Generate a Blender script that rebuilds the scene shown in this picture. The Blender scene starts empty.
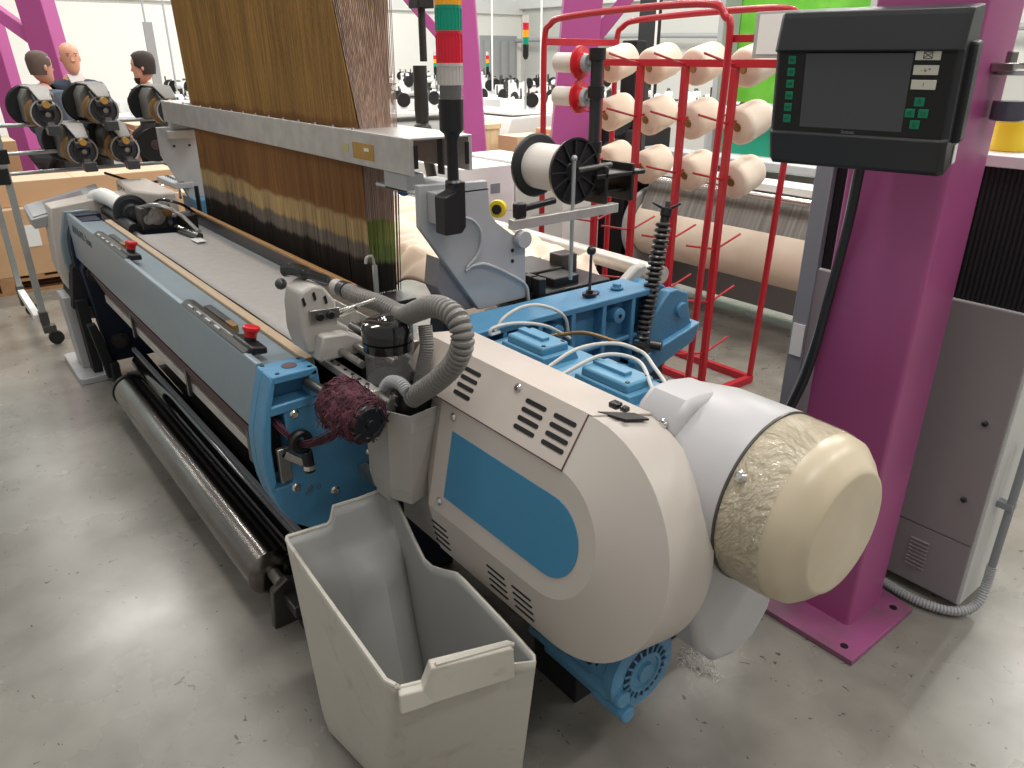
import bpy, bmesh, math, random
from mathutils import Vector, Matrix
random.seed(7)
SC = bpy.context.scene
COL = SC.collection
PI = math.pi
# ------------------------------------------------------------------ materials
def mat(name, base, rough=.5, metal=0., noise=None, nscale=8., bump=0., bscale=60., spec=.5, coat=0., stretch=None, alpha=1., trans=0., emit=None, estr=0.):
    m = bpy.data.materials.new(name); m.use_nodes = True
    nt = m.node_tree; b = nt.nodes['Principled BSDF']
    b.inputs['Base Color'].default_value = (*base, 1); b.inputs['Roughness'].default_value = rough
    b.inputs['Metallic'].default_value = metal; b.inputs['Specular IOR Level'].default_value = spec
    b.inputs['Coat Weight'].default_value = coat; b.inputs['Alpha'].default_value = alpha
    b.inputs['Transmission Weight'].default_value = trans
    if emit: b.inputs['Emission Color'].default_value = (*emit, 1); b.inputs['Emission Strength'].default_value = estr
    tc = nt.nodes.new('ShaderNodeTexCoord'); mp = nt.nodes.new('ShaderNodeMapping')
    nt.links.new(tc.outputs['Object'], mp.inputs['Vector'])
    if stretch: mp.inputs['Scale'].default_value = stretch
    if noise:
        n = nt.nodes.new('ShaderNodeTexNoise'); n.inputs['Scale'].default_value = nscale; n.inputs['Detail'].default_value = 5
        r = nt.nodes.new('ShaderNodeValToRGB'); r.color_ramp.elements[0].position = .35; r.color_ramp.elements[1].position = .65
        r.color_ramp.elements[0].color = (*noise, 1); r.color_ramp.elements[1].color = (*base, 1)
        nt.links.new(mp.outputs[0], n.inputs['Vector']); nt.links.new(n.outputs['Fac'], r.inputs[0]); nt.links.new(r.outputs[0], b.inputs['Base Color'])
    if bump:
        n2 = nt.nodes.new('ShaderNodeTexNoise'); n2.inputs['Scale'].default_value = bscale; n2.inputs['Detail'].default_value = 3
        bp = nt.nodes.new('ShaderNodeBump'); bp.inputs['Strength'].default_value = bump; bp.inputs['Distance'].default_value = .004
        nt.links.new(mp.outputs[0], n2.inputs['Vector']); nt.links.new(n2.outputs['Fac'], bp.inputs['Height']); nt.links.new(bp.outputs[0], b.inputs['Normal'])
    return m
M = {}
def D(k, *a, **kw): M[k] = mat(k, *a, **kw)
D('panel_blue', (.27,.335,.385), .35, .3, noise=(.25,.32,.37), nscale=20, bump=.05, bscale=200)
D('casting_blue', (.085,.27,.45), .42, 0, noise=(.075,.24,.41), nscale=9, bump=.25, bscale=130)
D('gear_blue', (.11,.31,.48), .4, 0, noise=(.095,.28,.44), nscale=9, bump=.2, bscale=120)
D('motor_blue', (.11,.32,.52), .4, 0, noise=(.10,.27,.44), nscale=20, bump=.1)
D('navy', (.008,.015,.035), .5)
D('beige', (.56,.51,.46), .42, 0, noise=(.54,.49,.44), nscale=5, bump=.03, bscale=300)
D('beige_panel', (.55,.485,.435), .42, 0, noise=(.53,.465,.41), nscale=6, bump=.03, bscale=300)
D('inset_blue', (.045,.225,.39), .5, bump=.15, bscale=500)
D('steel_grey', (.44,.445,.45), .42, .1, noise=(.42,.425,.43), nscale=6)
D('ring_grey', (.52,.51,.52), .4, 0, noise=(.50,.49,.50), nscale=5)
D('cap_cream', (.62,.53,.385), .32, 0, noise=(.56,.48,.34), nscale=9)
D('hopper', (.43,.405,.37), .45)
D('black', (.008,.008,.009), .4)
D('black_gloss', (.008,.008,.009), .12, coat=.6)
D('black_matt', (.012,.012,.013), .75)
D('charcoal', (.016,.018,.020), .45, bump=.1, bscale=500)
D('screen', (.075,.08,.085), .22)
D('alu', (.62,.60,.57), .38, .55, noise=(.52,.50,.47), nscale=14, bump=.05)
D('chrome', (.75,.73,.70), .2, 1)
D('dark_steel', (.10,.095,.09), .35, .7)
D('steel', (.42,.40,.37), .3, .85, noise=(.30,.28,.26), nscale=18)
D('roller_steel', (.27,.25,.23), .20, 1., noise=(.20,.18,.165), nscale=6, stretch=(.6,5,5))
D('bronze', (.30,.17,.06), .35, .6)
D('wood_strip', (.50,.37,.24), .5)
D('brass_strip', (.48,.26,.10), .4, .2)
D('purple', (.39,.085,.235), .38, 0, noise=(.37,.078,.22), nscale=5, bump=.06, bscale=200)
D('purple_far', (.42,.075,.27), .5)
D('red_paint', (.42,.012,.025), .35)
D('red_plastic', (.60,.012,.02), .3)
D('cream_yarn', (.87,.76,.63), .8, 0, noise=(.83,.71,.58), nscale=3, bump=.15, bscale=150, stretch=(1,1,1))
D('white_yarn', (.74,.70,.66), .75, bump=.15, bscale=200)
D('pallet_wood', (.42,.23,.11), .8, noise=(.32,.17,.08), nscale=12)
D('carton', (.58,.36,.20), .8, noise=(.54,.33,.18), nscale=4)
D('carton_top', (.66,.48,.33), .8)
D('white_carton', (.80,.79,.77), .7)
D('pine', (.68,.55,.34), .6, noise=(.60,.46,.27), nscale=6, stretch=(4,4,.6))
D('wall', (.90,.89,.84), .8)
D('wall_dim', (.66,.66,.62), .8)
D('door_grey', (.38,.40,.41), .6)
D('white', (.80,.80,.78), .5)
D('glazing', (.55,.68,.66), .4, emit=(.65,.82,.80), estr=.35)
D('fabric', (.42,.40,.385), .85, 0, noise=(.39,.37,.355), nscale=30, bump=.2, bscale=600)
D('cloth', (.84,.72,.60), .85, 0, noise=(.80,.66,.53), nscale=4)
m_ = D('purple_dirty', (.33,.08,.21), .5, 0, noise=(.19,.09,.13), nscale=7)
D('lime', (.18,.55,.05), .7, noise=(.12,.45,.03), nscale=5)
D('teal', (.01,.33,.20), .7)
D('hose_grey', (.20,.19,.175), .4)
D('mach_grey', (.27,.245,.25), .45)
D('mach_grey_side', (.60,.60,.58), .4)
D('mach_cool', (.24,.25,.27), .45)
D('bellows', (.006,.006,.007), .6)
D('yellow', (.85,.62,.02), .45)
D('green_key', (.0,.22,.11), .5)
D('cream_key', (.68,.66,.56), .5)
D('ink', (.02,.02,.02), .6)
D('grey_ink', (.22,.24,.26), .6)
D('dark_ink', (.09,.11,.13), .5)
D('skin', (.68,.33,.22), .5)
D('skin_dark', (.55,.27,.19), .5)
D('hair', (.035,.022,.018), .7)
D('hair_short', (.10,.065,.05), .7)
D('jacket_navy', (.018,.028,.05), .8)
D('jacket_blue', (.07,.09,.12), .8)
D('shirt_white', (.75,.72,.70), .8)
D('shirt_black', (.015,.015,.017), .8)
D('trousers', (.03,.03,.035), .8)
D('label_orange', (.50,.28,.06), .5, noise=(.42,.22,.04), nscale=20)
D('label_yellow', (.52,.46,.22), .5)
D('cable_white', (.62,.60,.55), .5)
D('cable_blue', (.06,.16,.32), .5)
D('cable_grey', (.40,.41,.42), .5)
D('lamp_red', (.55,.01,.03), .25, emit=(.6,.01,.03), estr=.12)
D('lamp_green', (.0,.25,.15), .25, emit=(.0,.3,.18), estr=.1)
D('lamp_amber', (.75,.32,.01), .25, emit=(.8,.35,.01), estr=.15)
D('lamp_clear', (.55,.52,.48), .25)
D('blue_cap', (.02,.13,.42), .4)
D('dark_liquid', (.006,.012,.05), .15)
D('fluff', (.62,.60,.57), .95)
D('tube_lamp', (.9,.9,.9), .4, emit=(1,.97,.92), estr=6.)
D('galv', (.42,.44,.43), .35, .5)
D('feeder_grey', (.15,.14,.125), .45, .2)
D('feeder_dark', (.045,.045,.05), .4)
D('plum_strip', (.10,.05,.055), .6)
# clear shells
def clear(name, tint, a, rough=.08):
    m = mat(name, tint, rough, spec=.6, alpha=a); return m
M['clear'] = clear('clear_plastic', (.75,.73,.70), .16, .05)
M['bottle_clear'] = clear('bottle_plastic', (.55,.48,.47), .14)
# crinkled wrap
m = mat('crinkled_wrap', (.70,.65,.52), .12, spec=1., alpha=.36); M['wrap'] = m
nt = m.node_tree; b = nt.nodes['Principled BSDF']; tc = nt.nodes.new('ShaderNodeTexCoord')
v = nt.nodes.new('ShaderNodeTexVoronoi'); v.feature = 'DISTANCE_TO_EDGE'; v.inputs['Scale'].default_value = 11
nz = nt.nodes.new('ShaderNodeTexNoise'); nz.inputs['Scale'].default_value = 7; nz.inputs['Detail'].default_value = 4; nz.inputs['Distortion'].default_value = 2.
ad = nt.nodes.new('ShaderNodeMixRGB'); ad.inputs[0].default_value = .35
nt.links.new(tc.outputs['Object'], nz.inputs['Vector']); nt.links.new(tc.outputs['Object'], ad.inputs[1]); nt.links.new(nz.outputs['Color'], ad.inputs[2])
nt.links.new(ad.outputs[0], v.inputs['Vector'])
bp = nt.nodes.new('ShaderNodeBump'); bp.inputs['Strength'].default_value = 1.; bp.inputs['Distance'].default_value = .035
nt.links.new(v.outputs['Distance'], bp.inputs['Height']); nt.links.new(bp.outputs[0], b.inputs['Normal'])
# fluffy purple waste yarn
M['plum_yarn'] = mat('plum_yarn', (.15,.045,.065), .85, noise=(.05,.015,.025), nscale=28, bump=1., bscale=70)
# concrete floor
def floor_mat():
    m = bpy.data.materials.new('polished_concrete'); m.use_nodes = True; nt = m.node_tree; b = nt.nodes['Principled BSDF']
    tc = nt.nodes.new('ShaderNodeTexCoord')
    def noise(s, d, dist=0.):
        n = nt.nodes.new('ShaderNodeTexNoise'); n.inputs['Scale'].default_value = s; n.inputs['Detail'].default_value = d; n.inputs['Distortion'].default_value = dist
        nt.links.new(tc.outputs['Object'], n.inputs['Vector']); return n
    def ramp(src, p0, c0, p1, c1):
        r = nt.nodes.new('ShaderNodeValToRGB'); r.color_ramp.elements[0].position = p0; r.color_ramp.elements[1].position = p1
        r.color_ramp.elements[0].color = (*c0, 1); r.color_ramp.elements[1].color = (*c1, 1); nt.links.new(src.outputs['Fac'], r.inputs[0]); return r
    a = ramp(noise(1.1, 10, .1), .30, (.20,.19,.165), .72, (.30,.285,.255))
    s = ramp(noise(5, 12, .2), .34, (.74,.73,.71), .62, (1.05,1.04,1.02)); s2 = ramp(noise(23, 2, 1.6), .285, (.12,.11,.10), .30, (1,1,1))
    m1 = nt.nodes.new('ShaderNodeMixRGB'); m1.blend_type = 'MULTIPLY'; m1.inputs[0].default_value = .8
    m2 = nt.nodes.new('ShaderNodeMixRGB'); m2.blend_type = 'MULTIPLY'; m2.inputs[0].default_value = .8
    nt.links.new(a.outputs[0], m1.inputs[1]); nt.links.new(s.outputs[0], m1.inputs[2]); nt.links.new(m1.outputs[0], m2.inputs[1]); nt.links.new(s2.outputs[0], m2.inputs[2])
    nt.links.new(m2.outputs[0], b.inputs['Base Color'])
    rr = ramp(noise(2, 6), .3, (.21,)*3, .7, (.33,)*3); nt.links.new(rr.outputs[0], b.inputs['Roughness'])
    return m
M['floor'] = floor_mat()
# stained bin plastic
def bin_mat():
    m = mat('stained_plastic', (.56,.53,.465), .45, noise=(.54,.51,.445), nscale=6, bump=.05, bscale=120)
    nt = m.node_tree; b = nt.nodes['Principled BSDF']; src = b.inputs['Base Color'].links[0].from_socket
    tc = nt.nodes.new('ShaderNodeTexCoord'); n = nt.nodes.new('ShaderNodeTexNoise'); n.inputs['Scale'].default_value = 9; n.inputs['Detail'].default_value = 8; n.inputs['Distortion'].default_value = 1.
    r = nt.nodes.new('ShaderNodeValToRGB'); r.color_ramp.elements[0].position = .30; r.color_ramp.elements[0].color = (.52,.42,.30,1); r.color_ramp.elements[1].position = .42; r.color_ramp.elements[1].color = (1,1,1,1)
    mx = nt.nodes.new('ShaderNodeMixRGB'); mx.blend_type = 'MULTIPLY'; mx.inputs[0].default_value = .38
    nt.links.new(tc.outputs['Object'], n.inputs['Vector']); nt.links.new(n.outputs['Fac'], r.inputs[0]); nt.links.new(src, mx.inputs[1]); nt.links.new(r.outputs[0], mx.inputs[2]); nt.links.new(mx.outputs[0], b.inputs['Base Color'])
    return m
M['bin'] = bin_mat()
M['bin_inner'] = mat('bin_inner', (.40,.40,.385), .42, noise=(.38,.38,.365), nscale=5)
# cords: coloured in bands along their height, darkest at the bottom
def cord_mat(name, bands, var=.5, xs=170):
    m = bpy.data.materials.new(name); m.use_nodes = True; nt = m.node_tree; b = nt.nodes['Principled BSDF']; b.inputs['Roughness'].default_value = .7
    ge = nt.nodes.new('ShaderNodeNewGeometry'); sp = nt.nodes.new('ShaderNodeSeparateXYZ'); nt.links.new(ge.outputs['Position'], sp.inputs[0])
    n = nt.nodes.new('ShaderNodeTexNoise'); n.inputs['Scale'].default_value = 1; n.inputs['Detail'].default_value = 3
    mp = nt.nodes.new('ShaderNodeMapping'); mp.inputs['Scale'].default_value = (xs, xs, .8); nt.links.new(ge.outputs['Position'], mp.inputs[0]); nt.links.new(mp.outputs[0], n.inputs['Vector'])
    n3 = nt.nodes.new('ShaderNodeTexNoise'); n3.inputs['Scale'].default_value = 1
    mp3 = nt.nodes.new('ShaderNodeMapping'); mp3.inputs['Scale'].default_value = (9, 9, .5); nt.links.new(ge.outputs['Position'], mp3.inputs[0]); nt.links.new(mp3.outputs[0], n3.inputs['Vector'])
    ma = nt.nodes.new('ShaderNodeMath'); ma.operation = 'MULTIPLY_ADD'; ma.inputs[1].default_value = .03; nt.links.new(n.outputs['Fac'], ma.inputs[0]); nt.links.new(sp.outputs['Z'], ma.inputs[2])
    mb_ = nt.nodes.new('ShaderNodeMath'); mb_.operation = 'MULTIPLY_ADD'; mb_.inputs[1].default_value = .06; nt.links.new(n3.outputs['Fac'], mb_.inputs[0]); nt.links.new(ma.outputs[0], mb_.inputs[2])
    mr = nt.nodes.new('ShaderNodeMapRange'); mr.inputs['From Min'].default_value = .8; mr.inputs['From Max'].default_value = 2.8; nt.links.new(mb_.outputs[0], mr.inputs[0])
    r = nt.nodes.new('ShaderNodeValToRGB'); cr = r.color_ramp
    cr.elements[0].position = 0; cr.elements[0].color = (*bands[0][1], 1); cr.elements[1].position = 1; cr.elements[1].color = (*bands[-1][1], 1)
    for i in range(1, len(bands)):
        z = (bands[i][0] + .045 - .8) / 2.
        e = cr.elements.new(z - .003); e.color = (*bands[i-1][1], 1)
        e = cr.elements.new(z + .003); e.color = (*bands[i][1], 1)
    nt.links.new(mr.outputs[0], r.inputs[0])
    r2 = nt.nodes.new('ShaderNodeValToRGB'); r2.color_ramp.elements[0].position = .35; r2.color_ramp.elements[1].position = .65
    r2.color_ramp.elements[0].color = (1-var,)*3 + (1,); r2.color_ramp.elements[1].color = (1.12, 1.12, 1.1, 1); nt.links.new(n.outputs['Fac'], r2.inputs[0])
    r3 = nt.nodes.new('ShaderNodeValToRGB'); r3.color_ramp.elements[0].position = .3; r3.color_ramp.elements[1].position = .7
    r3.color_ramp.elements[0].color = (.78,.76,.74,1); r3.color_ramp.elements[1].color = (1.1,1.1,1.1,1); nt.links.new(n3.outputs['Fac'], r3.inputs[0])
    m1 = nt.nodes.new('ShaderNodeMixRGB'); m1.blend_type = 'MULTIPLY'; m1.inputs[0].default_value = 1; nt.links.new(r.outputs[0], m1.inputs[1]); nt.links.new(r2.outputs[0], m1.inputs[2])
    m2 = nt.nodes.new('ShaderNodeMixRGB'); m2.blend_type = 'MULTIPLY'; m2.inputs[0].default_value = 1; nt.links.new(m1.outputs[0], m2.inputs[1]); nt.links.new(r3.outputs[0], m2.inputs[2])
    nt.links.new(m2.outputs[0], b.inputs['Base Color'])
    return m
M['cords_front'] = cord_mat('harness_cords', [(0,(.035,.024,.018)),(.985,(.26,.22,.18)),(1.045,(.62,.44,.21)),(1.125,(.33,.155,.05)),(1.45,(.42,.235,.065))], .38)
M['cords_side'] = cord_mat('side_cords', [(0,(.03,.026,.022)),(.98,(.26,.36,.08)),(1.13,(.56,.41,.35)),(1.45,(.60,.43,.36))], .6, 260)
M['warp_sheet'] = mat('warp_sheet', (.56,.54,.50), .8, noise=(.36,.35,.33), nscale=60, stretch=(1,.02,.02))

# ------------------------------------------------------------------ mesh builder
class MB:
    def __init__(s): s.v = []; s.f = []
    def add(s, vs, fs):
        o = len(s.v); s.v += [tuple(v) for v in vs]; s.f += [tuple(i + o for i in f) for f in fs]; return s
    def box(s, x0, x1, y0, y1, z0, z1):
        vs = [(x, y, z) for x in (x0, x1) for y in (y0, y1) for z in (z0, z1)]
        return s.add(vs, [(0,1,3,2),(4,6,7,5),(0,4,5,1),(2,3,7,6),(0,2,6,4),(1,5,7,3)])
    def obox(s, c, ex, ey, ez):   # centre and three half-axis vectors
        c, ex, ey, ez = map(Vector, (c, ex, ey, ez)); vs = [c + a*ex + b*ey + d*ez for a in (-1,1) for b in (-1,1) for d in (-1,1)]
        return s.add(vs, [(0,1,3,2),(4,6,7,5),(0,4,5,1),(2,3,7,6),(0,2,6,4),(1,5,7,3)])
    def prism(s, poly, axis, a0, a1):
        n = len(poly)
        def p(q, a): return (a, q[0], q[1]) if axis == 'x' else ((q[0], a, q[1]) if axis == 'y' else (q[0], q[1], a))
        vs = [p(q, a0) for q in poly] + [p(q, a1) for q in poly]
        return s.add(vs, [tuple(range(n)), tuple(range(2*n-1, n-1, -1))] + [(i, (i+1) % n, n + (i+1) % n, n+i) for i in range(n)])
    def loft(s, loops, cap0=True, cap1=True, close=True):
        n = len(loops[0]); vs = [p for l in loops for p in l]; fs = []
        for k in range(len(loops)-1):
            for i in range(n if close else n-1): fs.append((k*n+i, k*n+(i+1) % n, (k+1)*n+(i+1) % n, (k+1)*n+i))
        if cap0: fs.append(tuple(range(n)))
        if cap1: fs.append(tuple(range(len(vs)-1, len(vs)-n-1, -1)))
        return s.add(vs, fs)
    def lathe(s, prof, o, d, seg=28, cap0=True, cap1=True, a0=0., a1=2*PI):
        o = Vector(o); d = Vector(d).normalized(); u = d.orthogonal().normalized(); w = d.cross(u)
        full = abs(a1-a0-2*PI) < 1e-6; n = seg if full else seg+1
        loops = [[o + d*t + (u*math.cos(a0+(a1-a0)*i/seg) + w*math.sin(a0+(a1-a0)*i/seg))*r for i in range(n)] for (t, r) in prof]
        return s.loft(loops, cap0, cap1, full)
    def cyl(s, p0, p1, r0, r1=None, seg=20):
        p0, p1 = Vector(p0), Vector(p1); return s.lathe([(0, r0), ((p1-p0).length, r0 if r1 is None else r1)], p0, p1-p0, seg)
    def tube(s, path, r, seg=10, sub=6, rib=0., ribn=0, caps=True):
        P = [Vector(p) for p in path]
        if sub > 1 and len(P) > 2:
            Q = [2*P[0]-P[1]] + P + [2*P[-1]-P[-2]]; out = []
            for i in range(1, len(Q)-2):
                a, b, c, d = Q[i-1:i+3]
                for k in range(sub):
                    t = k/sub; out.append(.5*((2*b)+(c-a)*t+(2*a-5*b+4*c-d)*t*t+(3*b-3*c+d-a)*t**3))
            out.append(P[-1]); P = out
        if ribn:   # resample at an even step and corrugate
            L = [0.]
            for i in range(1, len(P)): L.append(L[-1]+(P[i]-P[i-1]).length)
            def at(x):
                for i in range(1, len(P)):
                    if L[i] >= x or i == len(P)-1: return P[i-1].lerp(P[i], (x-L[i-1])/max(1e-9, L[i]-L[i-1]))
            N = ribn*4; P = [at(L[-1]*i/N) for i in range(N+1)]
        t0 = (P[1]-P[0]).normalized(); u = t0.orthogonal().normalized(); loops = []
        for i, p in enumerate(P):
            t = (P[min(i+1, len(P)-1)]-P[max(i-1, 0)]).normalized()
            u = (u - t*u.dot(t)).normalized(); w = t.cross(u)
            rr = (r[i*(len(r)-1)//(len(P)-1)] if isinstance(r, (list, tuple)) else r) + (rib*(1, .75, -1.3, .75)[i % 4] if ribn else 0)
            loops.append([p + (u*math.cos(2*PI*k/seg)+w*math.sin(2*PI*k/seg))*rr for k in range(seg)])
        return s.loft(loops, caps, caps)
    def sphere(s, c, r, seg=14, rings=9, sc=(1,1,1)):
        c = Vector(c); loops = []
        for j in range(1, rings): 
            a = PI*j/rings; loops.append([(c.x+r*sc[0]*math.sin(a)*math.cos(2*PI*i/seg), c.y+r*sc[1]*math.sin(a)*math.sin(2*PI*i/seg), c.z+r*sc[2]*math.cos(a)) for i in range(seg)])
        return s.loft(loops)
    def xform(s, mtx): s.v = [tuple(mtx @ Vector(v)) for v in s.v]; return s
    def build(s, name, m, parent=None, bevel=0., smooth=True, angle=35, segs=2, **kw):
        me = bpy.data.meshes.new(name); off = Vector((0,0,0))
        if parent is not None: off = root_loc(parent)
        elif s.v:
            xs, ys, zs = zip(*s.v); off = Vector(((min(xs)+max(xs))/2, (min(ys)+max(ys))/2, min(zs)))
        me.from_pydata([tuple(Vector(v)-off) for v in s.v], [], s.f); 
        bm = bmesh.new(); bm.from_mesh(me); bmesh.ops.recalc_face_normals(bm, faces=bm.faces); bm.to_mesh(me); bm.free()
        if smooth: me.shade_smooth(); me.set_sharp_from_angle(angle=math.radians(angle))
        me.materials.append(M[m] if isinstance(m, str) else m)
        o = bpy.data.objects.new(name, me); COL.objects.link(o)
        if parent is not None: o.parent = parent
        else: o.location = off
        if bevel:
            b = o.modifiers.new('bevel', 'BEVEL'); b.width = bevel; b.segments = segs; b.limit_method = 'ANGLE'; b.angle_limit = math.radians(40); b.harden_normals = False
        for k, val in kw.items(): o[k] = val
        return o
def root_loc(o):
    while o.parent: o = o.parent
    return o.location.copy()
def thing(name, label, cat, loc=(0,0,0), group=None):
    o = bpy.data.objects.new(name, None); COL.objects.link(o); o.location = loc; o.empty_display_size = .1
    o['label'] = label; o['category'] = cat
    if group: o['group'] = group
    return o
def tag(o, label, cat, group=None):
    o['label'] = label; o['category'] = cat
    if group: o['group'] = group
    return o
def copy_tree(o, loc=None, parent=None, label=None):
    c = o.copy(); COL.objects.link(c)
    if parent: c.parent = parent
    for ch in [x for x in bpy.data.objects if x.parent == o]: copy_tree(ch, parent=c)
    if loc is not None: c.location = loc
    if label: c['label'] = label
    return c
def rounded(x0, x1, y0, y1, r, n=5):
    out = []
    for cx, cy, a in ((x1-r, y1-r, 0), (x0+r, y1-r, 90), (x0+r, y0+r, 180), (x1-r, y0+r, 270)):
        out += [(cx+r*math.cos(math.radians(a+90*i/n)), cy+r*math.sin(math.radians(a+90*i/n))) for i in range(n+1)]
    return out
def text(s, size, m, parent, origin, ex, ey, name='lettering', depth=.0006):
    cu = bpy.data.curves.new(name, 'FONT'); cu.body = s; cu.size = size; cu.extrude = depth; cu.align_x = 'CENTER'; cu.align_y = 'CENTER'
    tmp = bpy.data.objects.new('tmp', cu); COL.objects.link(tmp); bpy.context.view_layer.update()
    me = bpy.data.meshes.new_from_object(tmp.evaluated_get(bpy.context.evaluated_depsgraph_get())); bpy.data.objects.remove(tmp)
    ex, ey = Vector(ex).normalized(), Vector(ey).normalized(); ez = ex.cross(ey); off = root_loc(parent)
    for vt in me.vertices: vt.co = Vector(origin) + ex*vt.co.x + ey*vt.co.y + ez*vt.co.z - off
    me.materials.clear(); me.materials.append(M[m]); o = bpy.data.objects.new(name, me); COL.objects.link(o); o.parent = parent; return o

# ================================================================== setting
def struct(mb, name, m, **kw): o = mb.build(name, m, smooth=False, **kw); o['kind'] = 'structure'; return o
struct(MB().box(-20, 6, -8, 16, -.1, 0), 'floor', 'floor')
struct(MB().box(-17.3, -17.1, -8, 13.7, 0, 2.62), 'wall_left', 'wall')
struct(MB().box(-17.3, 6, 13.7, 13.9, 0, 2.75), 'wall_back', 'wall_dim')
struct(MB().box(-17.25, -17.0, -8, 13.7, 2.62, 2.95), 'trim_1', 'white')
struct(MB().box(-17.3, 6, 13.55, 13.9, 2.75, 3.05), 'trim_2', 'white')
struct(MB().box(-17.3, -17.15, -8, 13.7, 2.95, 6.5), 'window_1', 'glazing')
struct(MB().box(-17.3, 6, 13.7, 13.85, 3.05, 6.5), 'window_2', 'glazing')
mu = MB()
for i in range(18): mu.box(-17.15, -17.08, -7.6+i*1.2, -7.52+i*1.2, 2.95, 6.5)
for i in range(18): mu.box(-16.8+i*1.25, -16.72+i*1.25, 13.62, 13.7, 3.05, 6.5)
struct(mu, 'trim_3', 'white')
struct(MB().box(-17.12, -17.02, 12.35, 13.5, 0, 2.12), 'door_1', 'door_grey')
dr = MB()
for i in range(4): dr.box(-17.02, -16.98, 12.42+i*.27, 12.60+i*.27, .1, 2.0)
struct(dr, 'trim_4', 'steel_grey')

# ================================================================== THE LOOM
loom = thing('weaving_loom', 'long light blue weaving loom with beige belt cover and cream motor cap', 'loom', (-3., 1.1, 0))
def L(mb, name, m, bevel=0., parent=None, **kw): return mb.build(name, m, parent or loom, bevel=bevel, **kw)
# front beam
fb = L(MB().prism([(.600,.675),(.600,.898),(.604,.906),(.620,.906),(.626,.884),(.640,.876),(.738,.872),(.738,.80),(.64,.665)], 'x', -4.49, -1.864), 'front_beam', 'panel_blue', .002)
text('ALPHA PTS  2com', .058, 'dark_ink', fb, (-4.16,.5985,.845), (1,0,0), (0,0,1))
L(MB().box(-4.3, -1.87, .738, .768, .845, .884), 'breast_strip', 'wood_strip', .003)
L(MB().cyl((-4.3,.80,.862), (-1.5,.80,.862), .016), 'breast_rod', 'steel')
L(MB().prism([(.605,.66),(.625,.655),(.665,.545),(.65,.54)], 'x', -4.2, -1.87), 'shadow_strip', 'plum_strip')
L(MB().box(-4.15, -1.9, .640, .664, .505, .543), 'cloth_guide_bar', 'alu', .002)
for x in (-3.55, -2.75, -2.12): L(MB().prism([(.628,.66),(.64,.66),(.64,.49),(.628,.49)], 'x', x-.012, x+.012), 'bar_bracket', 'dark_steel')
# stop stations
def station(x0, x1):
    mb = MB().prism([(.602,.905),(.622,.918),(.648,.912),(.650,.895),(.605,.890)], 'x', x0, x1)
    st = L(mb, 'switch_box', 'dark_steel', .004)
    for i in range(4): L(MB().box(x0+.06+i*.085, x0+.10+i*.085, .609, .617, .909, .917), 'push_button', 'cable_grey', .001, st)
    L(MB().box(x0+.10, x0+.32, .648, .672, .893, .916), 'selector_strip', 'black', .004, st)
    L(MB().prism([(.610,.899),(.622,.924),(.668,.914),(.668,.893)], 'x', x1-.13, x1+.01), 'box_end', 'black', .006, st)
    L(MB().box(x0+.30, x0+.36, .648, .668, .893, .918), 'toggle', 'bronze', .002, st)
    L(MB().lathe([(0,.024),(.010,.024),(.010,.017),(.030,.017)], (x1-.055,.640,.905), (0,.25,1)), 'button_collar', 'black', 0, st)
    L(MB().lathe([(.026,.017),(.038,.018),(.046,.024),(.054,.024),(.057,.020)], (x1-.055,.640,.905), (0,.25,1)), 'stop_button', 'red_plastic', 0, st, label='red mushroom stop button')
station(-2.53, -1.955); station(-3.86, -3.28)
# woven web and race
fabric = MB()
nx, ny = 40, 8; vs = []; fs = []
for i in range(nx+1):
    for j in range(ny+1):
        x = -3.80 + 1.82*i/nx; y = .772 + .30*j/ny; vs.append((x, y, .886 - .012*j/ny + .0012*math.sin(x*9+y*14)))
for i in range(nx):
    for j in range(ny): a = i*(ny+1)+j; fs.append((a, a+1, a+ny+2, a+ny+1))
fabric.add(vs, fs)
fo = fabric.build('woven_fabric', 'fabric'); fo.modifiers.new('s', 'SOLIDIFY').thickness = .003
tag(fo, 'pale grey woven fabric stretched flat across the loom behind the front beam', 'fabric')
pt = MB().obox((-3.52,.965,.889), (.045,.0,.0), (0,.022,0), (0,0,.001)); 
tag(pt.build('paper_tag', 'white'), 'small white paper tag lying on the far end of the grey fabric', 'tag')
L(MB().box(-4.1, -1.80, 1.045, 1.10, .835, .872), 'shuttle_race', 'mach_cool', .002)
L(MB().box(-4.1, -2.02, 1.10, 1.135, .80, .925), 'reed', 'dark_steel', .002)
L(MB().box(-4.08, -2.28, 1.096, 1.116, .925, .937), 'reed_cap', 'brass_strip', .002)
# ---- right end casting
R0, R1 = -1.862, -1.760
oc = [(.602,.90),(.588,.855),(.572,.80),(.560,.755),(.555,.715),(.554,.64),(.560,.59),(.570,.545),(.590,.49),(.62,.45),(.665,.415),(.72,.40),(.95,.40),(.95,.70),(.84,.76),(.775,.795),(.735,.812),(.728,.90)]
cast = MB(); cast.prism(oc, 'x', R0, R1-.06)
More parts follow.
